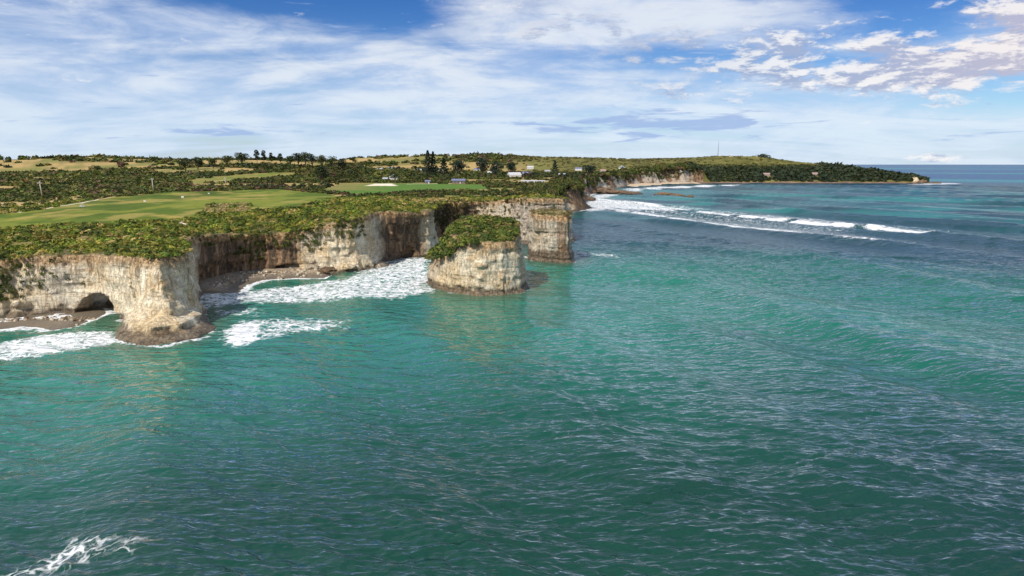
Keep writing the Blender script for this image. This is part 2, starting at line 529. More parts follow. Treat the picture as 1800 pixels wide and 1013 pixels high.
def sea_material():
    m, g, bs = new_mat('sea_water')
    p = g.n('ShaderNodeNewGeometry').outputs['Position']
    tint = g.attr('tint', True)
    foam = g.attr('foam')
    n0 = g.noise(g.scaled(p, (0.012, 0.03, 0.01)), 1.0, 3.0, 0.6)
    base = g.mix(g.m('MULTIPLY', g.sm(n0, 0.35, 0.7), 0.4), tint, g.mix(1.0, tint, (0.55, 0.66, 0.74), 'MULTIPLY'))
    # lacy foam
    wob = g.n('ShaderNodeTexNoise', None, Vector=p, Scale=0.35, Detail=3.0).outputs[1]
    pw = g.vm('ADD', p, g.vm('MULTIPLY', g.vm('SUBTRACT', wob, (0.5, 0.5, 0.5)), (5.0, 5.0, 0.0)))
    vo = g.n('ShaderNodeTexVoronoi', {'feature': 'DISTANCE_TO_EDGE'}, Vector=pw, Scale=0.42).outputs[0]
    vo2 = g.n('ShaderNodeTexVoronoi', {'feature': 'DISTANCE_TO_EDGE'}, Vector=pw, Scale=1.3).outputs[0]
    lace = g.m('MAXIMUM', g.sm(vo, 0.34, 0.0), g.m('MULTIPLY', g.sm(vo2, 0.36, 0.0), 0.7))
    fn = g.noise(pw, 0.28, 5.0, 0.65)
    amt = g.m('ADD', foam, g.m('ADD', g.m('MULTIPLY', g.m('SUBTRACT', fn, 0.5), 1.7), g.m('MULTIPLY', g.m('SUBTRACT', lace, 0.5), 0.8)))
    ff = g.m('MULTIPLY', g.sm(amt, 0.40, 1.0), g.sm(foam, 0.02, 0.14))
    col = g.mix(ff, base, (0.72, 0.73, 0.74))
    # wind ripples, crests lying across the view
    rot = g.n('ShaderNodeMapping', None, Vector=p, Rotation=(0, 0, rad(6)), Scale=(0.32, 1.0, 1.0))
    r1 = g.noise(rot.outputs[0], 0.85, 2.0, 0.55, 0.3)
    r2 = g.noise(rot.outputs[0], 0.36, 2.0, 0.55, 0.3)
    r3 = g.noise(rot.outputs[0], 0.12, 3.0, 0.6, 0.3)
    hr = g.m('ADD', g.m('MULTIPLY', r1, 0.62), g.m('ADD', g.m('MULTIPLY', r2, g.m('MULTIPLY', g.attr('mid'), 1.9)), g.m('MULTIPLY', r3, g.m('MULTIPLY', g.attr('farw'), 0.9))))
    b1 = g.n('ShaderNodeBump', None, Strength=1.0, Distance=1.0, Height=hr)
    nb = b1.outputs[0]
    dif = g.n('ShaderNodeBsdfDiffuse', None, Color=col, Normal=nb)
    b2 = g.n('ShaderNodeBump', None, Strength=0.4, Distance=1.0, Height=hr)
    gl = g.n('ShaderNodeBsdfGlossy', None, Color=(1, 1, 1, 1), Roughness=g.attr('rough'), Normal=b2.outputs[0])
    fr = g.n('ShaderNodeFresnel', None, IOR=1.5, Normal=nb).outputs[0]
    wn = g.m('MULTIPLY', g.attr('sheen'), 0.85)
    fr = g.m('ADD', g.m('MULTIPLY', fr, wn), g.m('MULTIPLY', g.n('ShaderNodeFresnel', None, IOR=1.58).outputs[0], g.m('SUBTRACT', 1.0, wn)))
    # choppy water never mirrors fully at grazing sight lines: wave faces hide each other
    fac = g.m('MULTIPLY', g.m('MINIMUM', g.m('MULTIPLY', fr, g.attr('sheen')), 0.7), g.m('SUBTRACT', 1.0, g.m('MULTIPLY', ff, 0.9)))
    mx = g.n('ShaderNodeMixShader', None, i0=fac, i1=dif.outputs[0], i2=gl.outputs[0])
    out = [n for n in g.t.nodes if n.type == 'OUTPUT_MATERIAL'][0]
    g.set(out.inputs[0], mx.outputs[0])
    return m


M_ROCK = rock_material()
M_LAND = land_material()
M_LEAF = leaf_material()
M_SEA = sea_material()

# ---------------------------------------------------------------- cliffs (carved as solids)


def rock_noise(x, y, z, amp=1.0):
    n = 1.7 * fbm(x / 11, y / 11, z / 13, 3)
    fl = 1.0 - np.abs(vnoise(x / 4.2 + 9, y / 4.2, z / 26)) * 2
    n = n + 0.6 * fl
    n = n + 1.15 * fbm(x / 3.0, y / 3.0, z / 2.4, 3, 0.62)
    n = n + 0.38 * vnoise(x / 30, y / 30, z / 0.9) + 0.55 * vnoise(x / 40, y / 40, z / 2.3)
    n = n + 1.0 * np.maximum(0, 1 - np.abs(vnoise(x / 6.5 + 4, y / 6.5, z / 24)) * 7)
    n = n + 0.7 * np.maximum(0, 1 - np.abs(vnoise(x / 22, y / 22, z / 4.5 + 7)) * 9)
    return n * amp


def solid(org, size, h, field, band=5.0, amp=1.0):
    nx, ny, nz = [int(s / h) + 1 for s in size]
    X = (org[0] + np.arange(nx) * h).astype(np.float32)
    Y = (org[1] + np.arange(ny) * h).astype(np.float32)
    Z = (org[2] + np.arange(nz) * h).astype(np.float32)
    f, keep, hh = field(X[:, None], Y[None, :], Z)
    b = np.abs(f) < band
    if keep is not None:
        b &= keep[:, :, None]
    I = np.argwhere(b)
    w = np.clip((hh[I[:, 0], I[:, 1]] - Z[I[:, 2]]) / 4.0 + 0.2, 0.28, 1)
    f[b] += rock_noise(X[I[:, 0]], Y[I[:, 1]], Z[I[:, 2]], amp) * w
    return surface_nets(f, org, h)


def smax(a, b, k):
    hh = np.clip(0.5 - 0.5 * (b - a) / k, 0, 1)
    return b + (a - b) * hh + k * hh * (1 - hh)


def cliff_field(x2, y2, Z, far=False):
    x, y = np.broadcast_arrays(x2, y2)
    d = coast_d(x, y)
    hh = H(x, y, d)
    if far:
        A = np.full(x.shape, 4.0, np.float32)
        B = 9.0 + 9 * vnoise(x / 50, y / 50, 0.5)
        d = d + 9 * fbm2(x / 45, y / 45, 3) + 7 * (np.abs(vnoise(x / 26, y / 26, 0.9)) - 0.4)
    else:
        d = d + (2.2 * fbm2(x / 20, y / 20, 2, seed=77) + 5.0 * (np.abs(vnoise(x / 13 + 3, y / 13, 0.2)) - 0.35)) * sstep(395, 425, y)
        nose = gauss(x, y, -104, 190, 18)
        cove = gauss(x, y, -124, 280, 20)
        A = 1.2 + 4.2 * nose - 0.8 * cove
        B = 2.2 + 9.0 * nose - 4.8 * cove + 1.5 * vnoise(x / 18, y / 18, 0.3) - 3.0 * gauss(x, y, -57, 350, 10)
    f = np.empty((*x.shape, len(Z)), np.float32)
    for k, z in enumerate(Z):
        zc = max(z, 0.0)
        s = d + B * (zc / 22.0) - A * math.exp(-zc / 3.5)
        if not far:
            s = s + 2.5 * gauss(x, y, -56, 349, 12) * float(sstep(20.5, 17.5, zc)) - 0.8 * gauss(x, y, -56, 349, 14)
            # ledge at the toe of the headland and hollowed walls
            s = s - 3.0 * nose * float(np.clip((5.0 - zc) / 0.9, 0, 1)) + 2.2 * nose * math.exp(-((zc - 2.6) / 1.1) ** 2)
            s = s + 2.6 * cove * math.exp(-((zc - 4.0) / 4.5) ** 2)
            s = s + 3.0 * gauss(x, y, -57, 352, 13) * math.exp(-((zc - 6) / 7.0) ** 2)
            s = s + 2.0 * gauss(x, y, -92, 306, 10) * math.exp(-((zc - 3.2) / 1.5) ** 2)
        f[:, :, k] = smax(s, (z - hh) * 0.8, 1.6)
        if not far:
            for (cx, cy, cz, rx, ry, rz) in ((-138.0, 226, 0.0, 8.6, 27, 7.4), (-56, 355, 1.0, 4.5, 7, 6.0), (-105, 306, 1.5, 5, 5, 3.4)):
                r = np.sqrt(((x - cx) / rx) ** 2 + ((y - cy) / ry) ** 2 + ((z - cz) / rz) ** 2)
                f[:, :, k] = np.maximum(f[:, :, k], (1 - r) * min(rx, rz))
    return f, d > -34.0, hh


def rock_attrs(V, hh=None, gray=None, stain=None, weed=None):
    x, y, z = V.T
    if hh is None:
        hh = H(x, y)
    if stain is None:
        stain = np.clip(1.0 * gauss(x, y, -124, 284, 24) + 0.55 * gauss(x, y, -108, 305, 12) + 1.0 * gauss(x, y, -55, 351, 15)
                        + 1.0 * gauss(x, y, -36, 428, 27) + 0.55 * gauss(x, y, 70, 735, 26) + 0.5 * gauss(x, y, -172, 220, 9)
                        + 0.30 * gauss(x, y, 160, 1270, 90) + 0.85 * sstep(600, 900, y) * sstep(-0.35, 0.3, fbm2(x / 28, y / 28, 3, seed=67)), 0, 1)
    if gray is None:
        gray = np.clip(0.75 * gauss(x, y, 14, 432, 32) + 0.55 * gauss(x, y, -152, 226, 7) + 0.75 * sstep(600, 900, y) - 0.45 * gauss(x, y, 160, 1280, 90), 0, 1)
    if weed is None:
        weed = 0.35 * gauss(x, y, -104, 188, 20)
    return {'below': hh - z, 'stain': np.broadcast_to(stain, z.shape), 'gray': np.broadcast_to(gray, z.shape), 'weed': np.broadcast_to(weed, z.shape)}


def build_cliffs():
    V, F = solid((-205, 172, -3), (262, 330, 33), 0.65, lambda a, b, c: cliff_field(a, b, c))
    x, y, z = V.T
    d = coast_d(x, y)
    keep = ((d > -15) | (z < H(x, y, d) - 4)) & (z > -2.4)
    fk = keep[F].all(1)
    V2, F2, u = compact(V, F[fk])
    V1 = V2
    link('sea_cliff', mesh_np('sea_cliff', V2, F2, M_ROCK, attrs=rock_attrs(V2)), kind='structure',
         label='pale cream sea cliff with dark cave and vegetated rim along the cove')
    V, F = solid((5, 470, -6), (640, 1400, 42), 3.0, lambda a, b, c: cliff_field(a, b, c, True), band=10, amp=2.0)
    x, y, z = V.T
    d = coast_d(x, y)
    keep = (d > -40) & (z > -5) & (y > 497) & (x < 600)
    fk = keep[F].all(1)
    V2, F2, u = compact(V, F[fk])
    link('distant_sea_cliff', mesh_np('distant_sea_cliff', V2, F2, M_ROCK, attrs=rock_attrs(V2)), kind='structure',
         label='far pale cliffs rising behind the curved sand beach')
    return V1, V2


CLIFF_NEAR, CLIFF_FAR = build_cliffs()

# ---------------------------------------------------------------- land cover and inland ground
def on_land(pts):
    return [land(u, v)[:2] for u, v in pts]


GRASS1 = on_land([(-60, 405), (-60, 384), (60, 371), (175, 350), (300, 338), (480, 333), (575, 341), (600, 346), (560, 356), (520, 366), (440, 370),
                  (440, 357), (365, 361), (358, 376), (340, 385), (200, 394), (100, 393), (30, 402)])
FLAX = on_land([(364, 363), (438, 357), (440, 373), (400, 376), (356, 377)])
GRASS2 = on_land([(312, 318), (400, 309), (480, 303), (540, 306), (500, 312), (350, 323)])
GRASS3 = on_land([(560, 336), (600, 322), (690, 322), (850, 325), (860, 333), (760, 334), (640, 343)])
BUNKER = on_land([(640, 327), (660, 323), (690, 323), (700, 327)])
DRY1 = on_land([(-60, 372), (-60, 352), (30, 355), (130, 342), (170, 348), (60, 368)])
DRY2 = on_land([(690, 352), (790, 347), (860, 350), (830, 356), (700, 358)])
SOIL1 = on_land([(640, 384), (650, 376), (765, 373), (760, 380)])
ZONES = [('g1', GRASS1), ('flax', FLAX), ('g2', GRASS2), ('g3', GRASS3), ('bunker', BUNKER), ('dry1', DRY1), ('dry2', DRY2), ('soil', SOIL1)]


def zone_masks(x, y):
    out = {}
    for n, P in ZONES:
        P = np.asarray(P, np.float32)
        lo = P.min(0) - 30; hi = P.max(0) + 30
        m = (x > lo[0]) & (x < hi[0]) & (y > lo[1]) & (y < hi[1])
        r = np.zeros(x.shape, np.float32)
        if m.any():
            sd = poly_sd(x[m], y[m], P) + 2.5 * fbm2(x[m] / 9, y[m] / 9, 3)
            r[m] = sstep(1.5, -1.5, sd)
        out[n] = r
    return out


def mixc(c, col, f):
    return c + (np.asarray(col, np.float32) - c) * f[:, None]


def open_ground(x, y):
    """tan paddocks and clearings inland, 0 = woodland, 1 = open"""
    n = fbm2(x / 210, y / 95, 4, seed=9)
    return sstep(0.05, 0.22, n + 0.10 * sstep(400, 900, y) - 0.28 * sstep(60, 200, x) - 0.25 * sstep(900, 1100, y) * sstep(1700, 1500, y) * sstep(-500, -100, x)
                 + 0.30 * sstep(1500, 1800, y) * sstep(-200, -700, x))


def build_ground():
    na, nr = 620, 330
    th = np.linspace(rad(-45), rad(45), na)
    s = np.concatenate([np.linspace(160, 6, 270), np.geomspace(6, 1.0, nr - 269)[1:]])
    r = np.minimum(28 * 1173 / s, 7000)
    r = np.unique(r)
    nr = len(r)
    R, T = np.meshgrid(r, th, indexing='ij')
    x = (R * np.sin(T)).ravel().astype(np.float32); y = (R * np.cos(T)).ravel().astype(np.float32)
    d = coast_d(x, y)
    z = H(x, y, d)
    near = (y < 500)
    z = z - np.where(near, 0.5 * sstep(-18, -10, d), 1.0 * sstep(-60, -25, d) * (x < 520))
    i = np.arange(nr - 1)[:, None] * na + np.arange(na - 1)[None, :]
    F = np.stack([i, i + 1, i + na + 1, i + na], -1).reshape(-1, 4)
    lim = np.where(near, -9.0, -22.0)
    ok = (d < lim)[F].all(1) & ~((x > 560) & (y > 1700) & (y < 2180))[F].all(1)
    V = np.stack([x, y, z], 1)
    V, F, u = compact(V, F[ok])
    cover_mesh('inland_ground', V, F, 'grassy coastal plateau with golf turf, dry paddocks and low hills')
    # the far headland on a finer grid
    X, Y = np.meshgrid(np.arange(510, 1170, 7.0), np.arange(1700, 2240, 7.0), indexing='ij')
    x, y = X.ravel().astype(np.float32), Y.ravel().astype(np.float32)
    d = coast_d(x, y)
    ny = X.shape[1]
    i = np.arange(X.shape[0] - 1)[:, None] * ny + np.arange(ny - 1)[None, :]
    F = np.stack([i, i + ny, i + ny + 1, i + 1], -1).reshape(-1, 4)
    z = np.where(d > 0, -0.3 * d, H(x, y, d)) + 0.3
    V, F, u = compact(np.stack([x, y, z], 1), F[(d < 12)[F].all(1)])
    cover_mesh('headland', V, F, 'far wooded headland with a grassy hill')


def cover_mesh(name, V, F, label):
    x, y = V[:, 0], V[:, 1]
    zm = zone_masks(x, y)
    n1 = fbm2(x / 25, y / 12, 4, seed=2); n2 = fbm2(x / 90, y / 40, 3, seed=3)
    c = np.tile(np.array([[0.085, 0.085, 0.026]], np.float32), (len(x), 1))
    c = mixc(c, (0.26, 0.20, 0.085), sstep(-0.15, 0.35, n1) * 0.8)
    op = open_ground(x, y) * sstep(420, 520, y)
    c = mixc(c, (0.40, 0.29, 0.12), op * sstep(-0.3, 0.2, n2))
    c = mixc(c, (0.20, 0.20, 0.06), op * sstep(0.15, -0.35, n2))
    hill = sstep(1480, 1750, y) * sstep(-80, 120, x)
    c = mixc(c, (0.15, 0.145, 0.04), hill * sstep(-0.4, 0.3, n1) * 0.9)
    green = np.array([0.085, 0.130, 0.018], np.float32)
    stripe = fbm2(x / 22, y / 45, 4, 0.6, seed=5)
    c = mixc(c, green, zm['g1'])
    c = mixc(c, (0.055, 0.085, 0.014), zm['g1'] * sstep(0.0, 0.4, fbm2(x / 20, y / 40, 4, 0.6, seed=81)) * 0.85)
    c = mixc(c, (0.20, 0.22, 0.035), zm['g1'] * sstep(-0.05, 0.25, stripe) * 0.8)
    c = mixc(c, (0.30, 0.25, 0.07), zm['g1'] * sstep(0.12, 0.34, fbm2(x / 26, y / 34, 4, 0.6, seed=6)) * 0.8)
    c = mixc(c, (0.24, 0.21, 0.06), zm['g2'])
    c = mixc(c, (0.14, 0.18, 0.03), zm['g2'] * sstep(-0.1, 0.3, n1))
    c = mixc(c, (0.21, 0.19, 0.06), zm['g3'])
    c = mixc(c, (0.09, 0.17, 0.03), zm['g3'] * sstep(-40, 20, x + 140 + 60 * n2))
    c = mixc(c, (0.45, 0.33, 0.15), zm['dry1'] * 0.9)
    c = mixc(c, (0.50, 0.34, 0.19), zm['dry2'] * 0.9)
    c = mixc(c, (0.55, 0.38, 0.20), zm['soil'] * 0.95)
    c = mixc(c, (0.72, 0.64, 0.50), zm['bunker'])
    link(name, mesh_np(name, V, F, M_LAND, attrs={'cover': c}), kind='structure', label=label)


build_ground()


def ribbon(name, pts, width, mat, label, lift=0.12):
    """a path draped over the ground"""
    P = np.array([land(u, v)[:2] for u, v in pts])
    seg = np.r_[0, np.cumsum(np.hypot(*np.diff(P, axis=0).T))]
    t = np.arange(0, seg[-1], 2.0)
    C = np.stack([np.interp(t, seg, P[:, 0]), np.interp(t, seg, P[:, 1])], 1)
    C[:, 1] += 0.8 * np.sin(t / 17.0)
    D = np.gradient(C, axis=0); D /= np.linalg.norm(D, axis=1)[:, None]
    Nn = np.stack([-D[:, 1], D[:, 0]], 1)
    w = width * (1 + 0.25 * vnoise(t / 9, 0.3, 0.2))[:, None]
    rows = [C + Nn * w * k for k in (-0.5, -0.17, 0.17, 0.5)]
    V = []
    for k, q in enumerate(rows):
        z = H(q[:, 0], q[:, 1]) + lift - (0.25 if k in (0, 3) else 0)
        V.append(np.column_stack([q, z]))
    V = np.stack(V, 1).reshape(-1, 3)
    n = len(t)
    i = np.arange(n - 1)[:, None] * 4 + np.arange(3)[None, :]
    F = np.stack([i, i + 1, i + 5, i + 4], -1).reshape(-1, 4)[:, ::-1]
    link(name, mesh_np(name, V, F, mat), kind='structure', label=label)


M_PATH = plain('pale_gravel', (0.62, 0.52, 0.38), 0.95, 0.12, 0.5)
M_DIRT = plain('ochre_dirt', (0.46, 0.30, 0.16), 0.95, 0.25, 0.4)
ribbon('gravel_path', [(30, 374), (90, 365), (145, 357), (172, 351)], 2.6, M_PATH, 'pale gravel path along the upper edge of the golf turf')
ribbon('dirt_path', [(172, 351), (215, 344), (262, 338), (312, 334)], 4.0, M_DIRT, 'ochre dirt track continuing behind the golf turf')
ribbon('inland_track', [(366, 320), (400, 317), (445, 313), (500, 308)], 3.2, M_PATH, 'white inland track above the dark hedge')
ribbon('village_track', [(715, 324), (760, 323.4), (805, 322.6)], 3.4, M_PATH, 'pale track in front of the long dark shed')

# ---------------------------------------------------------------- foliage kit
def leaf_kit(n, seed, flat=0.75, lobes=5, size=0.30, fill=0.25):
    """n leaf triangles spread through a lumpy crown of unit radius, base at z = 0"""
    r = np.random.default_rng(seed)
    L = r.normal(size=(lobes, 3)); L[:, 2] = np.abs(L[:, 2]); L /= np.linalg.norm(L, axis=1)[:, None]
    D = r.normal(size=(n, 3)); D[:, 2] = np.abs(D[:, 2]) * 0.9 - 0.08
    D /= np.linalg.norm(D, axis=1)[:, None]
    bump = (np.maximum(D @ L.T, 0) ** 8).max(1)
    rr = (0.66 + 0.36 * bump) * (1 - fill * r.random(n) ** 2)
    C = D * rr[:, None]
    nrm = D + 0.55 * r.normal(size=(n, 3)); nrm /= np.linalg.norm(nrm, axis=1)[:, None]
    a = np.cross(nrm, r.normal(size=(n, 3))); a /= np.linalg.norm(a, axis=1)[:, None]
    b = np.cross(nrm, a)
    s = size * (0.7 + 0.6 * r.random(n))[:, None]
    V = np.stack([C + a * s, C - a * s * 0.5 + b * s * 0.9, C - a * s * 0.5 - b * s * 0.9], 1)
    V[..., 2] *= flat
    return V.reshape(-1, 3).astype(np.float32), rr


def scatter_mesh(pos, scale, kits, col, seed=1, hscale=None, jitter=0.25):
    """one mesh holding a leaf kit at every position"""
    r = np.random.default_rng(seed)
    n = len(pos); pick = r.integers(0, len(kits), n); ang = r.random(n) * 6.283
    VV, CC = [], []
    for k, kit in enumerate(kits):
        m = pick == k
        if not m.any():
            continue
        c, s = np.cos(ang[m]), np.sin(ang[m])
        K = kit[None]
        X = (K[..., 0] * c[:, None] - K[..., 1] * s[:, None]) * scale[m][:, None]
        Y = (K[..., 0] * s[:, None] + K[..., 1] * c[:, None]) * scale[m][:, None]
        Z = K[..., 2] * (scale if hscale is None else hscale)[m][:, None]
        W = np.stack([X, Y, Z], -1) + pos[m][:, None, :]
        VV.append(W.reshape(-1, 3))
        q = np.repeat(col[m][:, None, :], len(kit) // 3, 1)
        q = q * (1 - jitter + 2 * jitter * r.random((*q.shape[:2], 1)))
        CC.append(np.repeat(q.reshape(-1, 3), 3, 0))
    V = np.concatenate(VV); C = np.concatenate(CC)
    return V, np.arange(len(V)).reshape(-1, 3), C


KN = [leaf_kit(76, 100 + i, 0.85, 6, 0.25)[0] for i in range(9)]
KF = [leaf_kit(26, 200 + i, 0.95, 4, 0.40)[0] for i in range(6)]
GREENS = np.array([(0.075, 0.095, 0.018), (0.050, 0.075, 0.016), (0.115, 0.120, 0.026), (0.040, 0.055, 0.014), (0.14, 0.125, 0.035), (0.085, 0.115, 0.020)], np.float32)


def jit_grid(x0, x1, y0, y1, sp, seed):
    r = np.random.default_rng(seed)
    X, Y = np.meshgrid(np.arange(x0, x1, sp), np.arange(y0, y1, sp))
    X = X.ravel() + (r.random(X.size) - 0.5) * sp; Y = Y.ravel() + (r.random(Y.size) - 0.5) * sp
    return X.astype(np.float32), Y.astype(np.float32), r


def build_scrub():
    # coastal shrubs on the near plateau
    x, y, r = jit_grid(-290, 62, 180, 500, 1.75, 11)
    m = np.abs(x) < 0.86 * y
    x, y = x[m], y[m]
    d = coast_d(x, y)
    zm = zone_masks(x, y)
    opn = np.maximum.reduce([zm[k] for k in ('g1', 'g3', 'bunker', 'soil')])
    thin = np.maximum(zm['dry1'] * 0.6, np.maximum(zm['dry2'] * 0.7, zm['flax'] * 0.85))
    pn = fbm2(x / 12, y / 12, 3, seed=8)
    # bare rim of the left cliff and cream lip above the recess
    rimw = 1.0 + 2.2 * (pn > 0.05) + 5.0 * gauss(x, y, 18, 430, 20) + 1.2 * gauss(x, y, -150, 222, 30) + 9.0 * gauss(x, y, -105, 196, 12)
    keep = (d < -rimw) & (opn < 0.45) & (r.random(len(x)) > thin) & (pn > -0.38)
    x, y, d, pn = x[keep], y[keep], d[keep], pn[keep]
    rr = np.random.default_rng(12)
    sc = (0.7 + 1.9 * rr.random(len(x)) ** 3.2) * (1 + 0.5 * fbm2(x / 16, y / 16, 2, seed=14))
    sc *= 0.75 + 0.35 * sstep(-2, -14, d)
    z = H(x, y, d) - 0.25
    tone = sstep(-0.45, 0.45, fbm2(x / 9, y / 9, 3, seed=34))[:, None]
    col = GREENS[rr.integers(0, 6, len(x))] * (0.85 + 0.85 * tone) * (0.9 + 0.3 * rr.random((len(x), 1)))
    col = (col * np.array((1.12, 1.02, 0.9), np.float32)).astype(np.float32)
    dry = (rr.random(len(x)) < 0.07)
    col[dry] = (0.34, 0.25, 0.11)
    col *= np.array((1.24, 1.32, 1.1), np.float32)
    V, F, C = scatter_mesh(np.stack([x, y, z], 1), sc, KN, col, 13)
    link('coastal_scrub', mesh_np('coastal_scrub', V, F, M_LEAF, False, {'leafcol': C}), kind='stuff',
         label='low wind-shorn green scrub covering the cliff top')

    # shrubs hanging over the cove walls and gullies
    r = np.random.default_rng(15)
    pos, sc, col = [], [], []
    for Vc, far in ((CLIFF_NEAR, False), (CLIFF_FAR, True)):
        x, y, z = Vc.T
        hh = H(x, y)
        up = z / np.maximum(hh, 1)
        n = fbm2(x / (30 if far else 7), y / (30 if far else 7), 3, seed=33)
        if far:
            p = 0.22 * sstep(0.30, 0.85, up + 0.7 * n) * sstep(8, 14, z)
        else:
            p = 0.9 * gauss(x, y, -99, 306, 11) * sstep(0.42, 0.62, up + 0.5 * n) + 0.9 * gauss(x, y, -76, 312, 8) * sstep(0.58, 0.72, up + 0.3 * n)
            p += 0.6 * gauss(x, y, -117, 298, 7) * sstep(0.2, 0.5, up + 0.6 * n) + 0.35 * gauss(x, y, -127, 276, 10) * sstep(0.75, 0.9, up + 0.3 * n)
            p += 1.2 * gauss(x, y, -36, 424, 25) * sstep(0.35, 0.6, up + 0.5 * n) + 1.2 * gauss(x, y, -172, 214, 12) * sstep(0.3, 0.5, up + 0.6 * n)
            p += 0.08 * sstep(-5, 5, x) * sstep(405, 420, y) * sstep(0.72, 0.95, up + 0.5 * n)
            p = p * 0.17
        k = (r.random(len(x)) < p) & (z > 2.5)
        m = int(k.sum())
        pos.append(Vc[k] - np.array([0, 0, 0.4], np.float32)); sc.append((3.2 if far else 1.0) * (0.7 + 0.7 * r.random(m)))
        cc = GREENS[r.integers(0, 6, m)] * (0.9 if far else 1.05)
        wb = gauss(x[k], y[k], -34, 424, 34)[:, None] * (0.4 + 0.6 * r.random((m, 1)))
        col.append(cc * (1 - wb) + np.array((0.075, 0.055, 0.028), np.float32) * wb)
    pos = np.concatenate(pos); sc = np.concatenate(sc); col = np.concatenate(col).astype(np.float32)
    V, F, C = scatter_mesh(pos, sc, [k_[:150] for k_ in KN], col, 16, hscale=sc * 1.25)
    link('hanging_scrub', mesh_np('hanging_scrub', V, F, M_LEAF, False, {'leafcol': C}), kind='stuff',
         label='dark green scrub hanging down the cove walls and gullies')

    # dry flax and tussock
    x, y, r = jit_grid(-260, 20, 240, 480, 1.3, 17)
    zm = zone_masks(x, y)
    keep = ((zm['flax'] > 0.5) & (r.random(len(x)) < 0.55)) | ((zm['dry2'] > 0.4) & (r.random(len(x)) < 0.25)) | ((zm['dry1'] > 0.4) & (r.random(len(x)) < 0.4))
    x, y = x[keep], y[keep]
    k = []
    for i in range(4):
        rk = np.random.default_rng(300 + i); n = 26
        a = rk.random(n) * 6.283; ln = 0.6 + 0.5 * rk.random(n); w = 0.09
        tip = np.stack([np.cos(a) * ln * 0.6, np.sin(a) * ln * 0.6, ln], 1)
        bs = np.stack([np.cos(a) * 0.1, np.sin(a) * 0.1, np.zeros(n)], 1)
        sd = np.stack([-np.sin(a), np.cos(a), np.zeros(n)], 1) * w * 1.6
        k.append(np.stack([bs - sd, bs + sd, tip], 1).reshape(-1, 3).astype(np.float32))
    sc = 0.6 + 0.7 * np.random.default_rng(18).random(len(x))
    col = np.array([(0.62, 0.48, 0.26), (0.46, 0.37, 0.16), (0.24, 0.22, 0.07)], np.float32)[np.random.default_rng(19).integers(0, 3, len(x))]
    V, F, C = scatter_mesh(np.stack([x, y, H(x, y)], 1), sc, k, col, 20)
    link('dry_tussock_grass', mesh_np('dry_tussock_grass', V, F, M_LEAF, False, {'leafcol': C}), kind='stuff',
         label='straw coloured tussock and flax beside the golf turf')

    # woodland and bush inland, spacing grows with distance
    r = np.random.default_rng(21)
    k = 0.0072
    rows = []
    rad_ = 440.0
    while rad_ < 2700:
        sp = k * rad_
        n = int(rad(88) * rad_ / sp)
        a = rad(-44) + (np.arange(n) + r.random(n)) * rad(88) / n
        q = rad_ + (r.random(n) - 0.5) * sp * 1.6
        rows.append(np.stack([q * np.sin(a), q * np.cos(a)], 1))
        rad_ += sp * 1.25
    gx, gy, _ = jit_grid(390, 1130, 1740, 2060, 9.5, 77)
    rows.append(np.stack([gx, gy], 1)[coast_d(gx, gy) > -130])
    P = np.concatenate(rows).astype(np.float32)
    x, y = P.T
    d = coast_d(x, y)
    m = d < np.where(x > 440, -6.0, np.where(y < 800, -3.0, -10.0))
    m &= ~((y < 500) & (x < 62) & (x > -290))
    x, y, d = x[m], y[m], d[m]
    zm = zone_masks(x, y)
    wood = sstep(450, 500, x) * sstep(1650, 1740, y) * sstep(-150, -95, d)
    wood = np.maximum(wood, sstep(840, 880, x) * sstep(1600, 1700, y))
    op = open_ground(x, y) * (1 - wood)
    hill = sstep(1480, 1750, y) * sstep(-80, 120, x) * sstep(-60, -120, d) * (1 - wood)
    grassy = np.maximum.reduce([zm['g1'], zm['g2'], zm['g3'], zm['bunker']])
    keep = (r.random(len(x)) > zm['dry1'] * 0.7) & (r.random(len(x)) > op * 0.93) & (grassy < 0.5) & (r.random(len(x)) > hill * 0.45)
    # trunks of the named trees and houses keep their clearings
    for (u, v, w) in CLEAR:
        cx, cy, _ = land(u, v)
        keep &= ~((np.abs(x - cx) < w) & (y > cy - w * 2.5) & (y < cy + w))
    x, y, d, hill = x[keep], y[keep], d[keep], hill[keep]
    dist = np.hypot(x, y)
    tall = sstep(0.0, 0.5, fbm2(x / 120, y / 120, 3, seed=22)) * (1 - hill)
    sc = 0.0046 * dist * (0.7 + 0.6 * r.random(len(x))) * (1 - 0.45 * hill)
    hs = sc * (0.75 + 0.75 * tall * r.random(len(x))) * (1 - 0.35 * hill)
    headland = wood[keep]
    hs *= 1 + 0.15 * headland
    tn = sstep(-0.4, 0.4, fbm2(x / (0.06 * np.hypot(x, y)), y / (0.06 * np.hypot(x, y)), 2, seed=83))[:, None]
    col = GREENS[r.integers(0, 6, len(x))] * (0.6 + 0.9 * tn * r.random((len(x), 1)))
    dk = np.array((0.026, 0.040, 0.020), np.float32)
    dm = np.clip(0.55 * tall + 0.85 * headland * (1 - hill), 0, 1)[:, None]
    col = col * (1 - dm) + dk * dm * (0.7 + 0.6 * r.random((len(x), 1)))
    oc = np.array((0.13, 0.125, 0.036), np.float32) * (0.55 + 0.75 * r.random((len(x), 1)))
    col = col * (1 - hill[:, None]) + oc * hill[:, None]
    brown = (r.random(len(x)) < 0.06 + 0.25 * gauss(x, y, -330, 700, 120)) & (headland < 0.3)
    col[brown] = (0.13, 0.075, 0.05)
    V, F, C = scatter_mesh(np.stack([x, y, H(x, y, d) - 0.1 * hs], 1), sc, KF, col, 23, hscale=hs * 1.1)
    link('inland_bush', mesh_np('inland_bush', V, F, M_LEAF, False, {'leafcol': C}), kind='stuff',
         label='mixed dark and olive bush covering the inland plateau and headland')


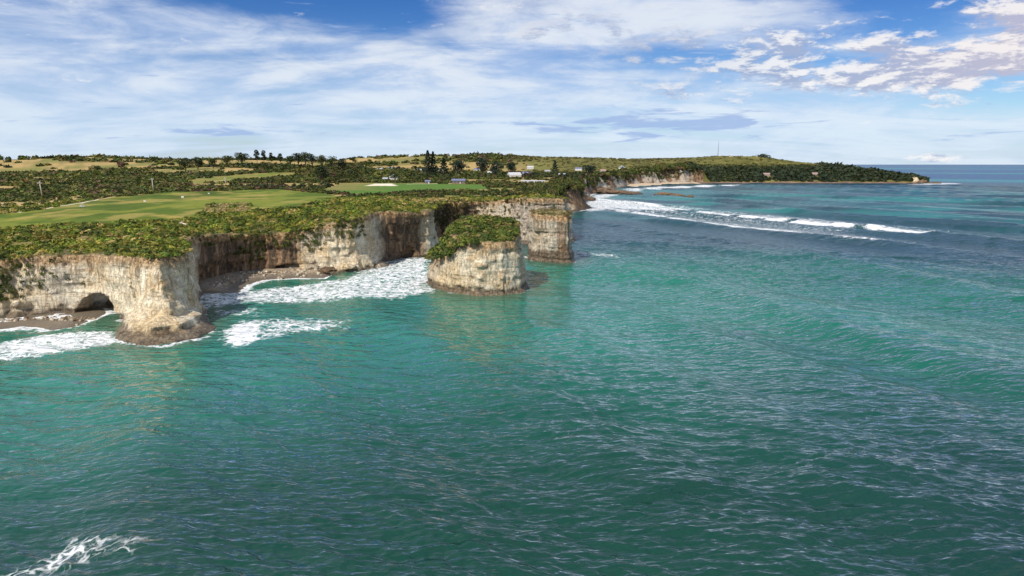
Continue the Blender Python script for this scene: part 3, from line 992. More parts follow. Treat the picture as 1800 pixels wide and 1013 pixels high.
CLEAR = [(692, 318, 9), (805, 323, 12), (906, 312, 15), (926, 310, 14), (932, 297, 12), (1017, 300, 10), (1093, 297, 10), (692, 300, 16), (735, 302, 10), (668, 302, 8),
         (45, 318, 6), (55, 318, 6), (1347, 309, 9), (1432, 308, 8), (752, 322, 6), (930, 321, 12), (1297, 275, 8), (1285, 275, 8), (1249, 272, 3),
         (73, 347, 2), (269, 337, 2), (396, 328, 2), (678, 318, 6), (776, 304, 9), (838, 301, 9), (862, 306.5, 8), (962, 304, 9), (988, 311, 8), (1060, 303, 9)]
build_scrub()

# ---------------------------------------------------------------- sea stacks
def build_stack(name, foot, top, label, org, size, gray, stain, weed, A=1.0, B=2.0, h=0.55):
    foot = np.asarray(foot, np.float32)
    c = foot.mean(0)

    def field(x2, y2, Z):
        x, y = np.broadcast_arrays(x2, y2)
        d = poly_sd(x, y, foot)
        hh = top(x, y)
        f = np.empty((*x.shape, len(Z)), np.float32)
        for k, z in enumerate(Z):
            zc = max(z, 0)
            s = d + B * zc / 22.0 - A * math.exp(-zc / 2.5) + 0.9 * math.exp(-((zc - 1.2) / 0.9) ** 2)
            f[:, :, k] = smax(s, (z - hh) * 0.8, 1.2)
        return f, None, hh
    V, F = solid(org, size, h, field, amp=0.85)
    keep = V[:, 2] > -2.4
    V, F, u = compact(V, F[keep[F].all(1)])
    root = bpy.data.objects.new(name, None)
    COL.objects.link(root)
    root.location = (float(c[0]), float(c[1]), 0)
    root['label'] = label; root['category'] = 'sea stack'
    at = rock_attrs(V, top(V[:, 0], V[:, 1]), gray, stain(V) if callable(stain) else stain, weed)
    me = mesh_np('stack_rock', V - np.array([c[0], c[1], 0], np.float32), F, M_ROCK, attrs=at)
    link('rock', me, root)
    return root, c, V


S1 = [(-35, 290), (-36, 280), (-31, 268), (-24, 259), (-13, 252), (-3, 253), (3, 259), (6, 268), (6, 284), (0, 296), (-14, 302), (-28, 299)]


def top1(x, y):
    return 20.5 + 4.6 * sstep(254, 278, y) + 2.6 * gauss(x, y, -13, 281, 13) - 15.0 * sstep(-18, -37, x + 0.12 * (y - 270)) - 2.5 * sstep(-3, 6, x) * sstep(280, 255, y) + 0.7 * fbm2(x / 6, y / 6, 2)


def stain1(V):
    return 0.35 * sstep(-16, -34, V[:, 0])


st1, c1_, V1 = build_stack('sea_stack', S1, top1, 'big cream sea stack with thick green bush capping its top and left side', (-42, 244, -3), (56, 64, 34), 0.05, stain1, 0.15)
S2 = [(8, 362), (10, 350), (19, 342), (29, 338), (32, 343), (33, 360), (26, 372), (13, 371)]


def stain2(V):
    return 0.35 * sstep(0.0, 0.5, fbm2(V[:, 0] / 5, V[:, 1] / 5, 3, seed=66)) + 0.1


def top2(x, y):
    return 24.3 + 1.2 * sstep(340, 366, y) + 0.5 * fbm2(x / 5, y / 5, 2)


st2, c2_, V2_ = build_stack('sea_stack', S2, top2, 'smaller square brown-grey sea stack with thin brown turf top, standing right of the bush-capped one',
                            (3, 330, -3), (38, 50, 32), 0.55, stain2, 1.25, B=1.2)


def stack_bush(root, c, foot, top, n, seed, test, scale, cols, bare):
    r = np.random.default_rng(seed)
    f = np.asarray(foot); lo, hi = f.min(0), f.max(0)
    x = lo[0] + (hi[0] - lo[0]) * r.random(n * 3); y = lo[1] + (hi[1] - lo[1]) * r.random(n * 3)
    d = poly_sd(x, y, foot)
    k = (d < bare) & test(x, y)
    x, y = x[k][:n].astype(np.float32), y[k][:n].astype(np.float32)
    sc = scale * (0.5 + 1.1 * r.random(len(x)) ** 1.8)
    pos = np.stack([x - c[0], y - c[1], top(x, y) - 0.2], 1)
    col = cols[r.integers(0, len(cols), len(x))] * (0.95 + 0.7 * r.random((len(x), 1)))
    V, F, C = scatter_mesh(pos, sc, KN, col.astype(np.float32), seed + 1)
    link('bush_cover', mesh_np('bush_cover', V, F, M_LEAF, False, {'leafcol': C}), root, kind='stuff')


BRIGHT = np.array([(0.075, 0.105, 0.018), (0.055, 0.080, 0.015), (0.125, 0.145, 0.026), (0.038, 0.058, 0.012), (0.15, 0.13, 0.04)], np.float32)
stack_bush(st1, c1_, S1, top1, 820, 41, lambda x, y: poly_sd(x, y, S1) < np.where(x > -13, -3.0 - 2.2 * (fbm2(x / 5, y / 5, 2) + 0.3), 0.3), 1.5, BRIGHT, 0.4)
stack_bush(st2, c2_, S2, top2, 170, 43, lambda x, y: y > 338, 0.75, np.array([(0.12, 0.10, 0.03), (0.075, 0.07, 0.022), (0.18, 0.13, 0.05)], np.float32), -1.6)

# ---------------------------------------------------------------- beach
def beach_z(x, y, d=None):
    if d is None:
        d = coast_d(x, y)
    n = 0.25 * fbm2(x / 7, y / 7, 3)
    cove = gauss(x, y, -112, 288, 30) + 0.35 * gauss(x, y, -66, 330, 16)
    left = gauss(x, y, -160, 212, 26)
    b1 = 2.5 - 0.16 * np.maximum(d, 0)
    b2 = 0.10 - 0.02 * np.maximum(d, 0) + 0.95 * np.exp(-((d - 14.0) / 4.5) ** 2) - 0.03 * np.maximum(d - 18, 0)
    z = np.full(x.shape, -4.0, np.float32)
    z = np.maximum(z, b1 - 9 * (1 - sstep(0.12, 0.40, cove)))
    z = np.maximum(z, b2 - 9 * (1 - sstep(0.15, 0.45, left)))
    return z + n


def sand_material():
    m, g, bs = new_mat('dark_shingle')
    p = g.n('ShaderNodeNewGeometry').outputs['Position']
    z = g.n('ShaderNodeSeparateXYZ', None, i0=p).outputs[2]
    n = g.noise(p, 1.4, 6.0, 0.7)
    n2 = g.noise(p, 0.15, 4.0)
    c = g.mix(g.sm(n, 0.35, 0.65), (0.16, 0.125, 0.09), (0.30, 0.25, 0.185))
    c = g.mix(g.m('MULTIPLY', g.sm(n2, 0.45, 0.6), 0.4), c, (0.40, 0.29, 0.17))
    wet = g.sm(g.m('ADD', z, g.m('MULTIPLY', n2, -0.8)), 1.0, 0.1)
    c = g.mix(g.m('MULTIPLY', wet, 0.6), c, (0.085, 0.07, 0.052))
    g.set(bs.inputs['Base Color'], c)
    g.set(bs.inputs['Roughness'], g.m('SUBTRACT', 0.95, g.m('MULTIPLY', wet, 0.5)))
    b = g.n('ShaderNodeBump', None, Strength=0.8, Distance=0.35, Height=n)
    g.set(bs.inputs['Normal'], b.outputs[0])
    return m


def build_beach():
    M = sand_material()
    X, Y = np.meshgrid(np.arange(-205, -28, 1.1), np.arange(172, 375, 1.1), indexing='ij')
    x, y = X.ravel().astype(np.float32), Y.ravel().astype(np.float32)
    d = coast_d(x, y)
    z = beach_z(x, y, d)
    ny = X.shape[1]
    i = np.arange(X.shape[0] - 1)[:, None] * ny + np.arange(ny - 1)[None, :]
    F = np.stack([i, i + ny, i + ny + 1, i + 1], -1).reshape(-1, 4)
    ok = ((d > -14) & (z > -2.5))[F].all(1)
    V, F, u = compact(np.stack([x, y, z], 1), F[ok])
    link('shingle_beach', mesh_np('shingle_beach', V, F, M), kind='structure', label='dark shingle beach curving under the cove walls')
    # far sand beach
    P = [(250, 1535), (285, 1585), (345, 1690), (420, 1765), (510, 1801), (640, 1813), (800, 1801), (960, 1796), (1060, 1789), (1105, 1795)]
    P = np.array(P, float)
    seg = np.r_[0, np.cumsum(np.hypot(*np.diff(P, axis=0).T))]
    t = np.arange(0, seg[-1], 8.0)
    C = np.stack([np.interp(t, seg, P[:, 0]), np.interp(t, seg, P[:, 1])], 1)
    D = np.gradient(C, axis=0); D /= np.linalg.norm(D, axis=1)[:, None]
    Nn = np.stack([D[:, 1], -D[:, 0]], 1)
    V = []
    for k, (o, z) in enumerate(((-14, 4.5), (-4, 3.0), (8, 1.6), (30, -1.0))):
        jit = 3 * vnoise(t / 30, 0.5 + k, 0.1)[:, None]
        q = C + Nn * (o + jit) * np.where(t < 520, 1.35, 0.6)[:, None]
        V.append(np.column_stack([q, np.full(len(t), z)]))
    V = np.stack(V, 1).reshape(-1, 3)
    i = np.arange(len(t) - 1)[:, None] * 4 + np.arange(3)[None, :]
    F = np.stack([i, i + 1, i + 5, i + 4], -1).reshape(-1, 4)
    cut = F[:, 0] // 4 < 45
    Vr, Fr, _ = compact(V + np.array([[0, 0, 0]]) , F[~cut])
    Vr[:, 2] += 1.6 * fbm2(Vr[:, 0] / 14, Vr[:, 1] / 14, 3)
    link('rocky_shore', mesh_np('rocky_shore', Vr, Fr, plain('brown_shore_rock', (0.17, 0.105, 0.075), 0.9, 0.45, 0.05)), kind='structure',
         label='reddish brown rocky shore under the wooded headland')
    V, F, _ = compact(V, F[cut])
    link('sand_beach', mesh_np('sand_beach', V, F, plain('pale_sand', (0.52, 0.40, 0.27), 0.95, 0.2, 0.05)), kind='structure',
         label='narrow pale sand beach at the foot of the far headland')


build_beach()

# ---------------------------------------------------------------- the sea
def pxs(pts):
    return [px(u, v) for u, v in pts]


FOAM = [  # (points, softness in metres, strength)
    ([(-30, 606), (60, 590), (140, 582), (196, 584), (224, 600), (150, 613), (60, 626), (-30, 634)], 2.6, 0.70),
    ([(-30, 566), (60, 556), (110, 550), (150, 553), (100, 562), (40, 576), (-30, 590)], 2.5, 0.6),
    ([(338, 517), (440, 511), (540, 499), (600, 492), (650, 470), (700, 455), (760, 452), (757, 500), (764, 512), (700, 524), (620, 526), (540, 531),
      (470, 533), (400, 538), (350, 545)], 5.0, 0.60),
    ([(388, 603), (394, 582), (424, 568), (470, 572), (460, 600), (420, 611)], 2.4, 0.85),
    ([(420, 566), (500, 560), (612, 561), (604, 574), (520, 586), (450, 604)], 4.0, 0.5),
    ([(366, 545), (450, 543), (470, 556), (380, 556)], 4.0, 0.4),
    ([(-20, 1012), (60, 972), (130, 945), (180, 957), (258, 970), (230, 984), (150, 986), (90, 1004), (40, 1020), (-20, 1030)], 2.4, 0.40),
    ([(1008, 367), (1034, 352), (1042, 343), (1108, 339), (1062, 350), (1120, 360), (1212, 371), (1150, 374), (1080, 367), (1040, 373)], 9.0, 0.62),
    ([(1095, 333), (1160, 329), (1300, 325), (1300, 327), (1170, 332), (1110, 337)], 14.0, 0.7),
    ([(1600, 325), (1640, 321), (1690, 323), (1640, 326)], 12.0, 0.6),
    ([(1010, 440), (1080, 447), (1080, 452), (1010, 450)], 6.0, 0.42),
    ([(1060, 372), (1480, 418), (1520, 405), (1240, 380), (1100, 362)], 22.0, 0.25),
    ([(200, 590), (215, 606), (290, 613), (372, 592), (376, 580), (366, 590), (290, 607), (222, 602)], 1.2, 0.6),
]
CREST = [  # breaking crests, each a section of its own with green shoulders between
    ([(1036, 349), (1060, 352), (1130, 361), (1206, 371)], 1.5, 0.85), ([(1232, 374), (1278, 380)], 1.6, 0.9), ([(1308, 382), (1378, 390)], 1.9, 1.0),
    ([(1402, 393), (1490, 403)], 2.3, 1.1), ([(1530, 405), (1570, 409), (1624, 415)], 2.5, 1.1),
    ([(1066, 367), (1102, 373)], 1.1, 0.8), ([(1116, 375), (1164, 382)], 1.2, 0.8), ([(1182, 385), (1222, 391)], 1.2, 0.8), ([(1238, 394), (1304, 403)], 1.4, 0.9),
    ([(1322, 404), (1396, 411)], 1.4, 0.9), ([(1412, 413), (1470, 420)], 1.3, 0.8), ([(1484, 422), (1536, 429)], 1.2, 0.6),
]
UNBROKEN = [([(1620, 414), (1720, 424), (1860, 440)], 2.2), ([(1470, 400), (1530, 406)], 2.0), ([(1385, 390), (1400, 392)], 1.6),
            ([(1300, 432), (1420, 452), (1560, 482), (1680, 508), (1860, 548)], 1.6), ([(1290, 520), (1460, 580), (1640, 640), (1860, 705)], 1.7),
            ([(1400, 810), (1520, 870), (1660, 935), (1830, 1030)], 0.9), ([(1000, 760), (1100, 835), (1180, 880)], 0.9), ([(880, 600), (960, 680), (1060, 740)], 0.8),
            ([(1110, 346), (1300, 358), (1500, 372), (1860, 392)], 3.0), ([(1230, 352), (1420, 378), (1600, 394), (1860, 412)], 3.0),
            ([(1240, 338), (1450, 348), (1860, 366)], 3.2), ([(1300, 332), (1500, 338), (1860, 350)], 3.2), ([(1060, 425), (1250, 440), (1400, 462)], 1.3),
            ([(-80, 870), (60, 830), (170, 800), (300, 765)], 0.7)]


def build_sea():
    na, nr = 640, 760
    th = np.linspace(rad(-47), rad(47), na)
    s = np.concatenate([np.linspace(1020, 210, 420), np.linspace(210, 40, 340)[1:], np.linspace(40, 4, 100)[1:], np.geomspace(4, 0.9, 22)[1:]])
    r = 50 * 1173 / s
    nr = len(r)
    R, T = np.meshgrid(r, th, indexing='ij')
    x0 = (R * np.sin(T)).ravel().astype(np.float32); y0 = (R * np.cos(T)).ravel().astype(np.float32)
    dr = np.repeat(np.gradient(r), na).astype(np.float32)
    dth = (R.ravel() * (th[1] - th[0])).astype(np.float32)
    rr = R.ravel().astype(np.float32)
    d = np.minimum(coast_d(x0, y0), np.minimum(poly_sd(x0, y0, S1), poly_sd(x0, y0, S2)))
    calm = sstep(0, 14, d) * 0.75 + 0.25
    calm *= 1 - 0.35 * gauss(x0, y0, -70, 230, 70)
    g = np.random.default_rng(31)
    z = np.zeros_like(x0); hx = np.zeros_like(x0); hy = np.zeros_like(x0)
    lost = np.zeros_like(x0)
    wx = x0 + 3.0 * fbm2(x0 / 25, y0 / 25, 2, seed=20); wy = y0 + 3.0 * fbm2(x0 / 25, y0 / 25, 2, seed=21)
    groups = 0.65 + 0.75 * sstep(-0.5, 0.5, fbm2(x0 / 60, y0 / 35, 3, seed=22))
    for i in range(96):
        lam = 1.25 * (16 / 1.25) ** ((i + g.random()) / 96)
        slope = 0.052 if lam < 2.8 else (0.034 if lam < 6 else 0.018)
        a = rad(-97) + g.normal() * rad(17)
        if i % 6 == 0:
            a = rad(-150) + g.normal() * rad(20)
        kx, ky = math.cos(a), math.sin(a)
        k = 6.283 / lam
        w = sstep(1.6, 3.2, lam / np.maximum(dr * abs(ky), dth * abs(kx)))
        amp = slope / k
        m = w > 0
        ph = k * (kx * wx + ky * wy) + g.random() * 6.283
        aw = (amp * w * groups * calm)
        c, s_ = np.cos(ph), np.sin(ph)
        z += aw * c
        hx -= aw * 0.4 * s_ * kx; hy -= aw * 0.4 * s_ * ky
        lost += (1 - w) * slope ** 2 / 2
    # ground swell running in to the shore
    for lam, a, amp, sd in ((66, -152, 0.80, 1), (38, -148, 0.40, 2), (92, -157, 0.60, 3)):
        kx, ky = math.cos(rad(a)), math.sin(rad(a)); k = 6.283 / lam
        ph = k * (kx * x0 + ky * y0) + 2.2 * fbm2(x0 / 180, y0 / 180, 2, seed=30 + sd)
        env = 0.45 + 0.9 * sstep(-0.4, 0.5, fbm2(x0 / 150, y0 / 150, 2, seed=40 + sd))
        w = sstep(1.5, 4, lam / dr) * sstep(6, 60, d) * sstep(2600, 1500, rr)
        c = 0.5 + 0.5 * np.cos(ph)
        z += amp * env * w * (1 + 0.7 * sstep(250, 500, rr)) * (2.2 * c ** 2.6 - 0.7)
    # foam and breakers
    foam = np.zeros_like(x0)
    for pts, soft, st in FOAM:
        P = np.asarray(pxs(pts), np.float32)
        lo, hi = P.min(0) - 3 * soft, P.max(0) + 3 * soft
        m = (x0 > lo[0]) & (x0 < hi[0]) & (y0 > lo[1]) & (y0 < hi[1])
        if m.any():
            sd = poly_sd(x0[m], y0[m], P) + soft * 0.9 * fbm2(x0[m] / (soft * 2.5), y0[m] / (soft * 2.5), 3)
            foam[m] = np.maximum(foam[m], st * sstep(soft, -soft * 1.2, sd))
            z[m] += 0.35 * st * sstep(soft, -soft, sd) * (0.5 + fbm2(x0[m] / 2.2, y0[m] / 2.2, 3))
    nrm = np.array([-0.88, -0.47], np.float32)
    for pts, hgt, st in CREST:
        P = np.asarray(pxs(pts), np.float32)
        lo, hi = P.min(0) - 60, P.max(0) + 60
        m = (x0 > lo[0]) & (x0 < hi[0]) & (y0 > lo[1]) & (y0 < hi[1])
        xx, yy = x0[m], y0[m]
        dd = poly_sd(xx, yy, P, False)
        # signed side: positive in front of the wave
        dp = P[-1] - P[0]; lp = float(np.hypot(*dp)); dp = dp / lp
        along = (xx - P[0, 0]) * dp[0] + (yy - P[0, 1]) * dp[1] + 2.0 * fbm2(xx / 6, yy / 6, 2, seed=53)
        tips = sstep(-14, -2, along) * sstep(lp + 14, lp + 2, along)
        q = ((xx[:, None] - P[None, :, 0]) ** 2 + (yy[:, None] - P[None, :, 1]) ** 2).argmin(1)
        side = (xx - P[q, 0]) * nrm[0] + (yy - P[q, 1]) * nrm[1]
        sg = np.where(side > 0, dd, -dd) + 2.5 * fbm2(xx / 9, yy / 9, 3, seed=50)
        prof = np.where(sg > 0, np.exp(-(sg / 5.0) ** 2), np.exp(-(sg / 17.0) ** 2))
        z[m] = np.maximum(z[m], hgt * prof + 0.5 * fbm2(xx / 2.5, yy / 2.5, 3, seed=51) * prof)
        vary = 0.55 + 0.9 * sstep(-0.5, 0.4, fbm2(xx / 22, yy / 22, 3, seed=52))
        fo = np.where(sg > 0, sstep(11.0 * vary, 1.0, sg), np.maximum(sstep(-7.0 * vary, 0.0, sg), 0.44 * sstep(-55, -5, sg)))
        foam[m] = np.maximum(foam[m], st * fo * tips)
    for pts, hgt in UNBROKEN:
        P = np.asarray(pxs(pts), np.float32)
        lo, hi = P.min(0) - 90, P.max(0) + 90
        m = (x0 > lo[0]) & (x0 < hi[0]) & (y0 > lo[1]) & (y0 < hi[1])
        xx, yy = x0[m], y0[m]
        n_ = 24
        Q = np.stack([np.interp(np.linspace(0, len(P) - 1, n_), np.arange(len(P)), P[:, k]) for k in (0, 1)], 1)
        Q[:, 0] += 5 * vnoise(np.arange(n_) * 0.5, 0.3, 0.7) * (1 if rr[m].min() > 250 else 0.3)
        dd = poly_sd(xx, yy, Q, False)
        q = ((xx[:, None] - Q[None, :, 0]) ** 2 + (yy[:, None] - Q[None, :, 1]) ** 2).argmin(1)
        dq = Q[-1] - Q[0]
        nq = np.array([dq[1], -dq[0]]) / np.hypot(*dq)
        nq = nq if nq[0] * -0.7 + nq[1] * -0.7 > 0 else -nq
        side = (xx - Q[q, 0]) * nq[0] + (yy - Q[q, 1]) * nq[1]
        sg = np.where(side > 0, dd, -dd)
        wf, wb = (7.0, 24.0) if rr[m].mean() > 300 else (6.0, 14.0)
        ends = np.minimum(sstep(0, 0.12, q / (n_ - 1)), sstep(1, 0.88, q / (n_ - 1)))
        z[m] += (1.05 if rr[m].mean() > 400 else 1.15) * hgt * ends * np.where(sg > 0, np.exp(-(sg / wf) ** 2), np.exp(-(sg / wb) ** 2))
    foam = np.maximum(foam, 0.75 * sstep(2.6, 0.4, d) * sstep(-0.2, 0.3, fbm2(x0 / 6, y0 / 6, 2, seed=60)) * (rr < 500))
    foam = np.maximum(foam, 0.6 * sstep(12, 2, d) * (rr > 700) * (x0 < 520))
    zb = beach_z(x0, y0, d)
    foam = np.maximum(foam, 0.85 * sstep(-0.75, -0.15, zb) * (rr < 420))
    z = np.where(zb > -1.5, z * 0.35 + 0.05, z)
    # colour of the water body: sediment-green shallows, deep bottle green, ocean blue, with cloud-shadow patches painted in far out
    deep = np.array((0.003, 0.042, 0.026), np.float32)
    c = np.tile(deep[None], (len(x0), 1))
    n1 = fbm2(x0 / 90, y0 / 70, 4, seed=70)
    teal = sstep(90, 190, rr) * (0.85 + 0.5 * n1)
    c = mixc(c, (0.008, 0.142, 0.096), np.clip(teal, 0, 1))
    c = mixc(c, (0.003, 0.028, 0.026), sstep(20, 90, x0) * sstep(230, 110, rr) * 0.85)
    near_shore = sstep(110, 10, d) * sstep(600, 350, rr)
    c = mixc(c, (0.018, 0.178, 0.120), np.clip(near_shore * (0.7 + 0.6 * n1), 0, 1))
    c = mixc(c, (0.07, 0.135, 0.075), sstep(16, 2, d) * (rr < 420) * 0.75)
    c = mixc(c, (0.005, 0.030, 0.052), sstep(300, 450, rr) * 0.85)
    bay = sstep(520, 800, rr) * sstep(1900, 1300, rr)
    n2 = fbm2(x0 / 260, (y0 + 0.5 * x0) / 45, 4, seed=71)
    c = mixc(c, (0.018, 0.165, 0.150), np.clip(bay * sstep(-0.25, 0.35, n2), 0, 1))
    off = sstep(1800, 2600, rr)
    c = mixc(c, (0.003, 0.060, 0.170), off * 0.97)
    n3 = fbm2(x0 / 3000, np.log(np.maximum(rr, 1)) * 5, 3, seed=72)
    c = mixc(c, (0.010, 0.20, 0.22), off * sstep(0.0, 0.45, n3) * sstep(30000, 9000, rr) * 0.8)  # turquoise bands over navy: cloud shadow and wind patches painted into the colour
    rough = np.sqrt(np.sqrt((0.07 ** 4) + 0) ** 2 + lost * 1.1) * 0.9
    rough = np.clip(rough, 0.12, 0.14)
    sheen = 1.1 - 0.50 * sstep(180, 700, rr) - 0.28 * sstep(1300, 2600, rr)
    mid = sstep(90, 200, rr) * (0.18 + 0.82 * sstep(700, 380, rr)) * sstep(2500, 1200, rr)
    farw = sstep(260, 600, rr) * sstep(9000, 3000, rr)
    V = np.stack([x0 + hx, y0 + hy, z], 1)
    i = np.arange(nr - 1)[:, None] * na + np.arange(na - 1)[None, :]
    F = np.stack([i, i + 1, i + na + 1, i + na], -1).reshape(-1, 4)
    ok = (d > -9)[F].any(1)
    V, F, u = compact(V, F[ok])
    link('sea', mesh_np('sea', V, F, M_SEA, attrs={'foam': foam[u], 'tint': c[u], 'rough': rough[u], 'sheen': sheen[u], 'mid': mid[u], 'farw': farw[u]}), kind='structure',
         label='green to blue ocean with swell, wind ripples and white surf')


build_sea()

# ---------------------------------------------------------------- small-object kit
class MB:
    """collects simple shapes into one mesh"""
    def __init__(s):
        s.v, s.f = [], []

    def add(s, v, f):
        o = len(s.v)
        s.v += [tuple(map(float, q)) for q in v]
        s.f += [tuple(i + o for i in q) for q in f]
        return s

    def box(s, x0, x1, y0, y1, z0, z1):
        return s.add([(x0, y0, z0), (x1, y0, z0), (x1, y1, z0), (x0, y1, z0), (x0, y0, z1), (x1, y0, z1), (x1, y1, z1), (x0, y1, z1)],
                     [(3, 2, 1, 0), (4, 5, 6, 7), (0, 1, 5, 4), (1, 2, 6, 5), (2, 3, 7, 6), (3, 0, 4, 7)])

    def tube(s, pts, radii, n=8):
        """tapered tube along points"""
        P = [np.array(p, float) for p in pts]
        rings = []
        for i, p in enumerate(P):
            d = P[min(i + 1, len(P) - 1)] - P[max(i - 1, 0)]
            d /= np.linalg.norm(d) + 1e-9
            u = np.cross(d, (0, 1, 0) if abs(d[1]) < 0.9 else (1, 0, 0)); u /= np.linalg.norm(u)
            w = np.cross(d, u)
            rings.append([p + radii[i] * (math.cos(a) * u + math.sin(a) * w) for a in np.arange(n) * 6.28318 / n])
        v = [q for r in rings for q in r]
        f = []
        for i in range(len(P) - 1):
            for k in range(n):
                a, b = i * n + k, i * n + (k + 1) % n
                f.append((a, b, b + n, a + n))
        f.append(tuple(range(n))[::-1]); f.append(tuple((len(P) - 1) * n + k for k in range(n)))
        return s.add(v, f)

    def prism(s, prof, y0, y1):
        """profile in x-z pushed along y"""
        n = len(prof)
        v = [(x, y0, z) for x, z in prof] + [(x, y1, z) for x, z in prof]
        f = [tuple(range(n)), tuple(range(2 * n - 1, n - 1, -1))] + [(i, i + n, (i + 1) % n + n, (i + 1) % n)[::-1] for i in range(n)]
        return s.add(v, f)

    def mesh(s, name, mat, smooth=False):
        me = bpy.data.meshes.new(name)
        me.from_pydata(s.v, [], s.f)
        me.materials.append(mat)
        if smooth:
            me.polygons.foreach_set('use_smooth', [True] * len(me.polygons))
        me.update()
        return me

    def build(s, name, mat, parent=None, smooth=False, **kw):
        return link(name, s.mesh(name, mat, smooth), parent, **kw)


def empty(name, loc, rz, label, cat, group=None, scale=1.0):
    o = bpy.data.objects.new(name, None)
    COL.objects.link(o)
    o.location = loc; o.rotation_euler = (0, 0, rz); o.scale = (scale, scale, scale)
    o['label'] = label; o['category'] = cat
    if group: o['group'] = group
    return o


M_WHITE = plain('white_paint', (0.66, 0.65, 0.62), 0.6, 0.06, 1.0)
M_CREAM = plain('cream_weatherboard', (0.62, 0.55, 0.44), 0.7, 0.08, 1.0)
M_TIMBER = plain('dark_timber_wall', (0.10, 0.085, 0.075), 0.8, 0.15, 1.0)
M_GREYROOF = plain('grey_iron_roof', (0.33, 0.35, 0.38), 0.5, 0.1, 0.7)
M_BLUEROOF = plain('blue_iron_roof', (0.16, 0.17, 0.27), 0.5, 0.12, 0.7)
M_PALEROOF = plain('pale_iron_roof', (0.50, 0.49, 0.50), 0.5, 0.12, 0.7)
M_PINK = plain('pinkish_render', (0.42, 0.31, 0.27), 0.8, 0.1, 1.0)
M_PINKROOF = plain('faded_tile_roof', (0.36, 0.24, 0.21), 0.8, 0.12, 1.0)
M_GLASS = plain('window_glass', (0.03, 0.04, 0.05), 0.1, 0.1, 1.0)
M_WOODPOLE = plain('weathered_pole_wood', (0.48, 0.42, 0.33), 0.85, 0.15, 4.0)
M_BARK = plain('bark', (0.14, 0.10, 0.07), 0.9, 0.25, 3.0)
M_STEEL = plain('galvanised_steel', (0.30, 0.32, 0.35), 0.45, 0.1, 2.0)
M_RUBBER = plain('tyre_rubber', (0.02, 0.02, 0.02), 0.8, 0.1, 2.0)
M_RED = plain('red_paint', (0.45, 0.03, 0.02), 0.35, 0.08, 2.0)
M_BLUE = plain('blue_paint', (0.03, 0.14, 0.42), 0.35, 0.08, 2.0)
M_DEAD = plain('bleached_wood', (0.62, 0.53, 0.42), 0.9, 0.15, 2.0)


# ---------------------------------------------------------------- trees that stand out
def tree_meshes(kind, seed):
    r = np.random.default_rng(seed)
    t = MB()
    if kind == 'conifer':
        t.tube([(0, 0, -0.1), (0.01, 0, 0.3), (0, 0.01, 0.95)], [0.030, 0.022, 0.004], 7)
        n = 620
        h = r.random(n) ** 0.8
        a = r.random(n) * 6.283
        R = (1 - h) ** 0.8 * 0.24 * (0.55 + 0.6 * r.random(n)) * (0.8 + 0.35 * np.sin(h * 38)) + 0.015
        C = np.stack([np.cos(a) * R, np.sin(a) * R, 0.08 + 0.92 * h], 1)
        size = 0.035
    elif kind == 'tufted':
        t.tube([(0, 0, -0.1), (0.015, 0, 0.35), (-0.01, 0.01, 0.75)], [0.024, 0.018, 0.010], 7)
        cl = [(0.0, 0.0, 0.86, 0.17), (0.10, 0.03, 0.72, 0.13), (-0.11, 0.02, 0.66, 0.12), (0.02, -0.08, 0.55, 0.12), (-0.04, 0.08, 0.42, 0.10)]
        for c in cl[1:]:
            t.tube([(0, 0, c[2] - 0.12), (c[0] * 0.6, c[1] * 0.6, c[2] - 0.05), (c[0], c[1], c[2])], [0.012, 0.008, 0.004], 5)
        n = 520
        w = np.array([c[3] for c in cl]) ** 2
        k = r.choice(len(cl), n, p=w / w.sum())
        D = r.normal(size=(n, 3)); D /= np.linalg.norm(D, axis=1)[:, None]
        C = np.array(cl)[k, :3] + D * (np.array(cl)[k, 3] * (0.6 + 0.4 * r.random(n)))[:, None] * np.array([1, 1, 0.72])
        size = 0.035
    else:
        t.tube([(0, 0, -0.1), (0.02, 0, 0.2), (0.0, 0.02, 0.55)], [0.045, 0.034, 0.014], 7)
        n = 700
        cl = []
        for i in range(9):
            a = i * 2.4 + r.random(); q = 0.10 + 0.22 * r.random()
            cl.append((math.cos(a) * q, math.sin(a) * q, 0.42 + 0.40 * r.random(), 0.17 + 0.09 * r.random()))
        cl.append((0.02, 0, 0.74, 0.24))
        for c in cl[::2]:
            t.tube([(0, 0, 0.18), (c[0] * 0.5, c[1] * 0.5, c[2] * 0.6), (c[0], c[1], c[2])], [0.022, 0.012, 0.005], 5)
        w = np.array([c[3] for c in cl]) ** 2
        k = r.choice(len(cl), n, p=w / w.sum())
        D = r.normal(size=(n, 3)); D /= np.linalg.norm(D, axis=1)[:, None]
        C = np.array(cl)[k, :3] + D * (np.array(cl)[k, 3] * (0.65 + 0.35 * r.random(n)))[:, None] * np.array([1, 1, 0.85])
        size = 0.040
    ax = r.normal(size=(n, 3)); ax /= np.linalg.norm(ax, axis=1)[:, None]
    bx = np.cross(ax, r.normal(size=(n, 3))); bx /= np.linalg.norm(bx, axis=1)[:, None]
    s_ = size * (0.7 + 0.6 * r.random(n))[:, None]
    V = np.stack([C + ax * s_, C - ax * s_ * 0.5 + bx * s_, C - ax * s_ * 0.5 - bx * s_], 1).reshape(-1, 3)
    return t.mesh('trunk', M_BARK, True), V


TREE_CACHE = {}


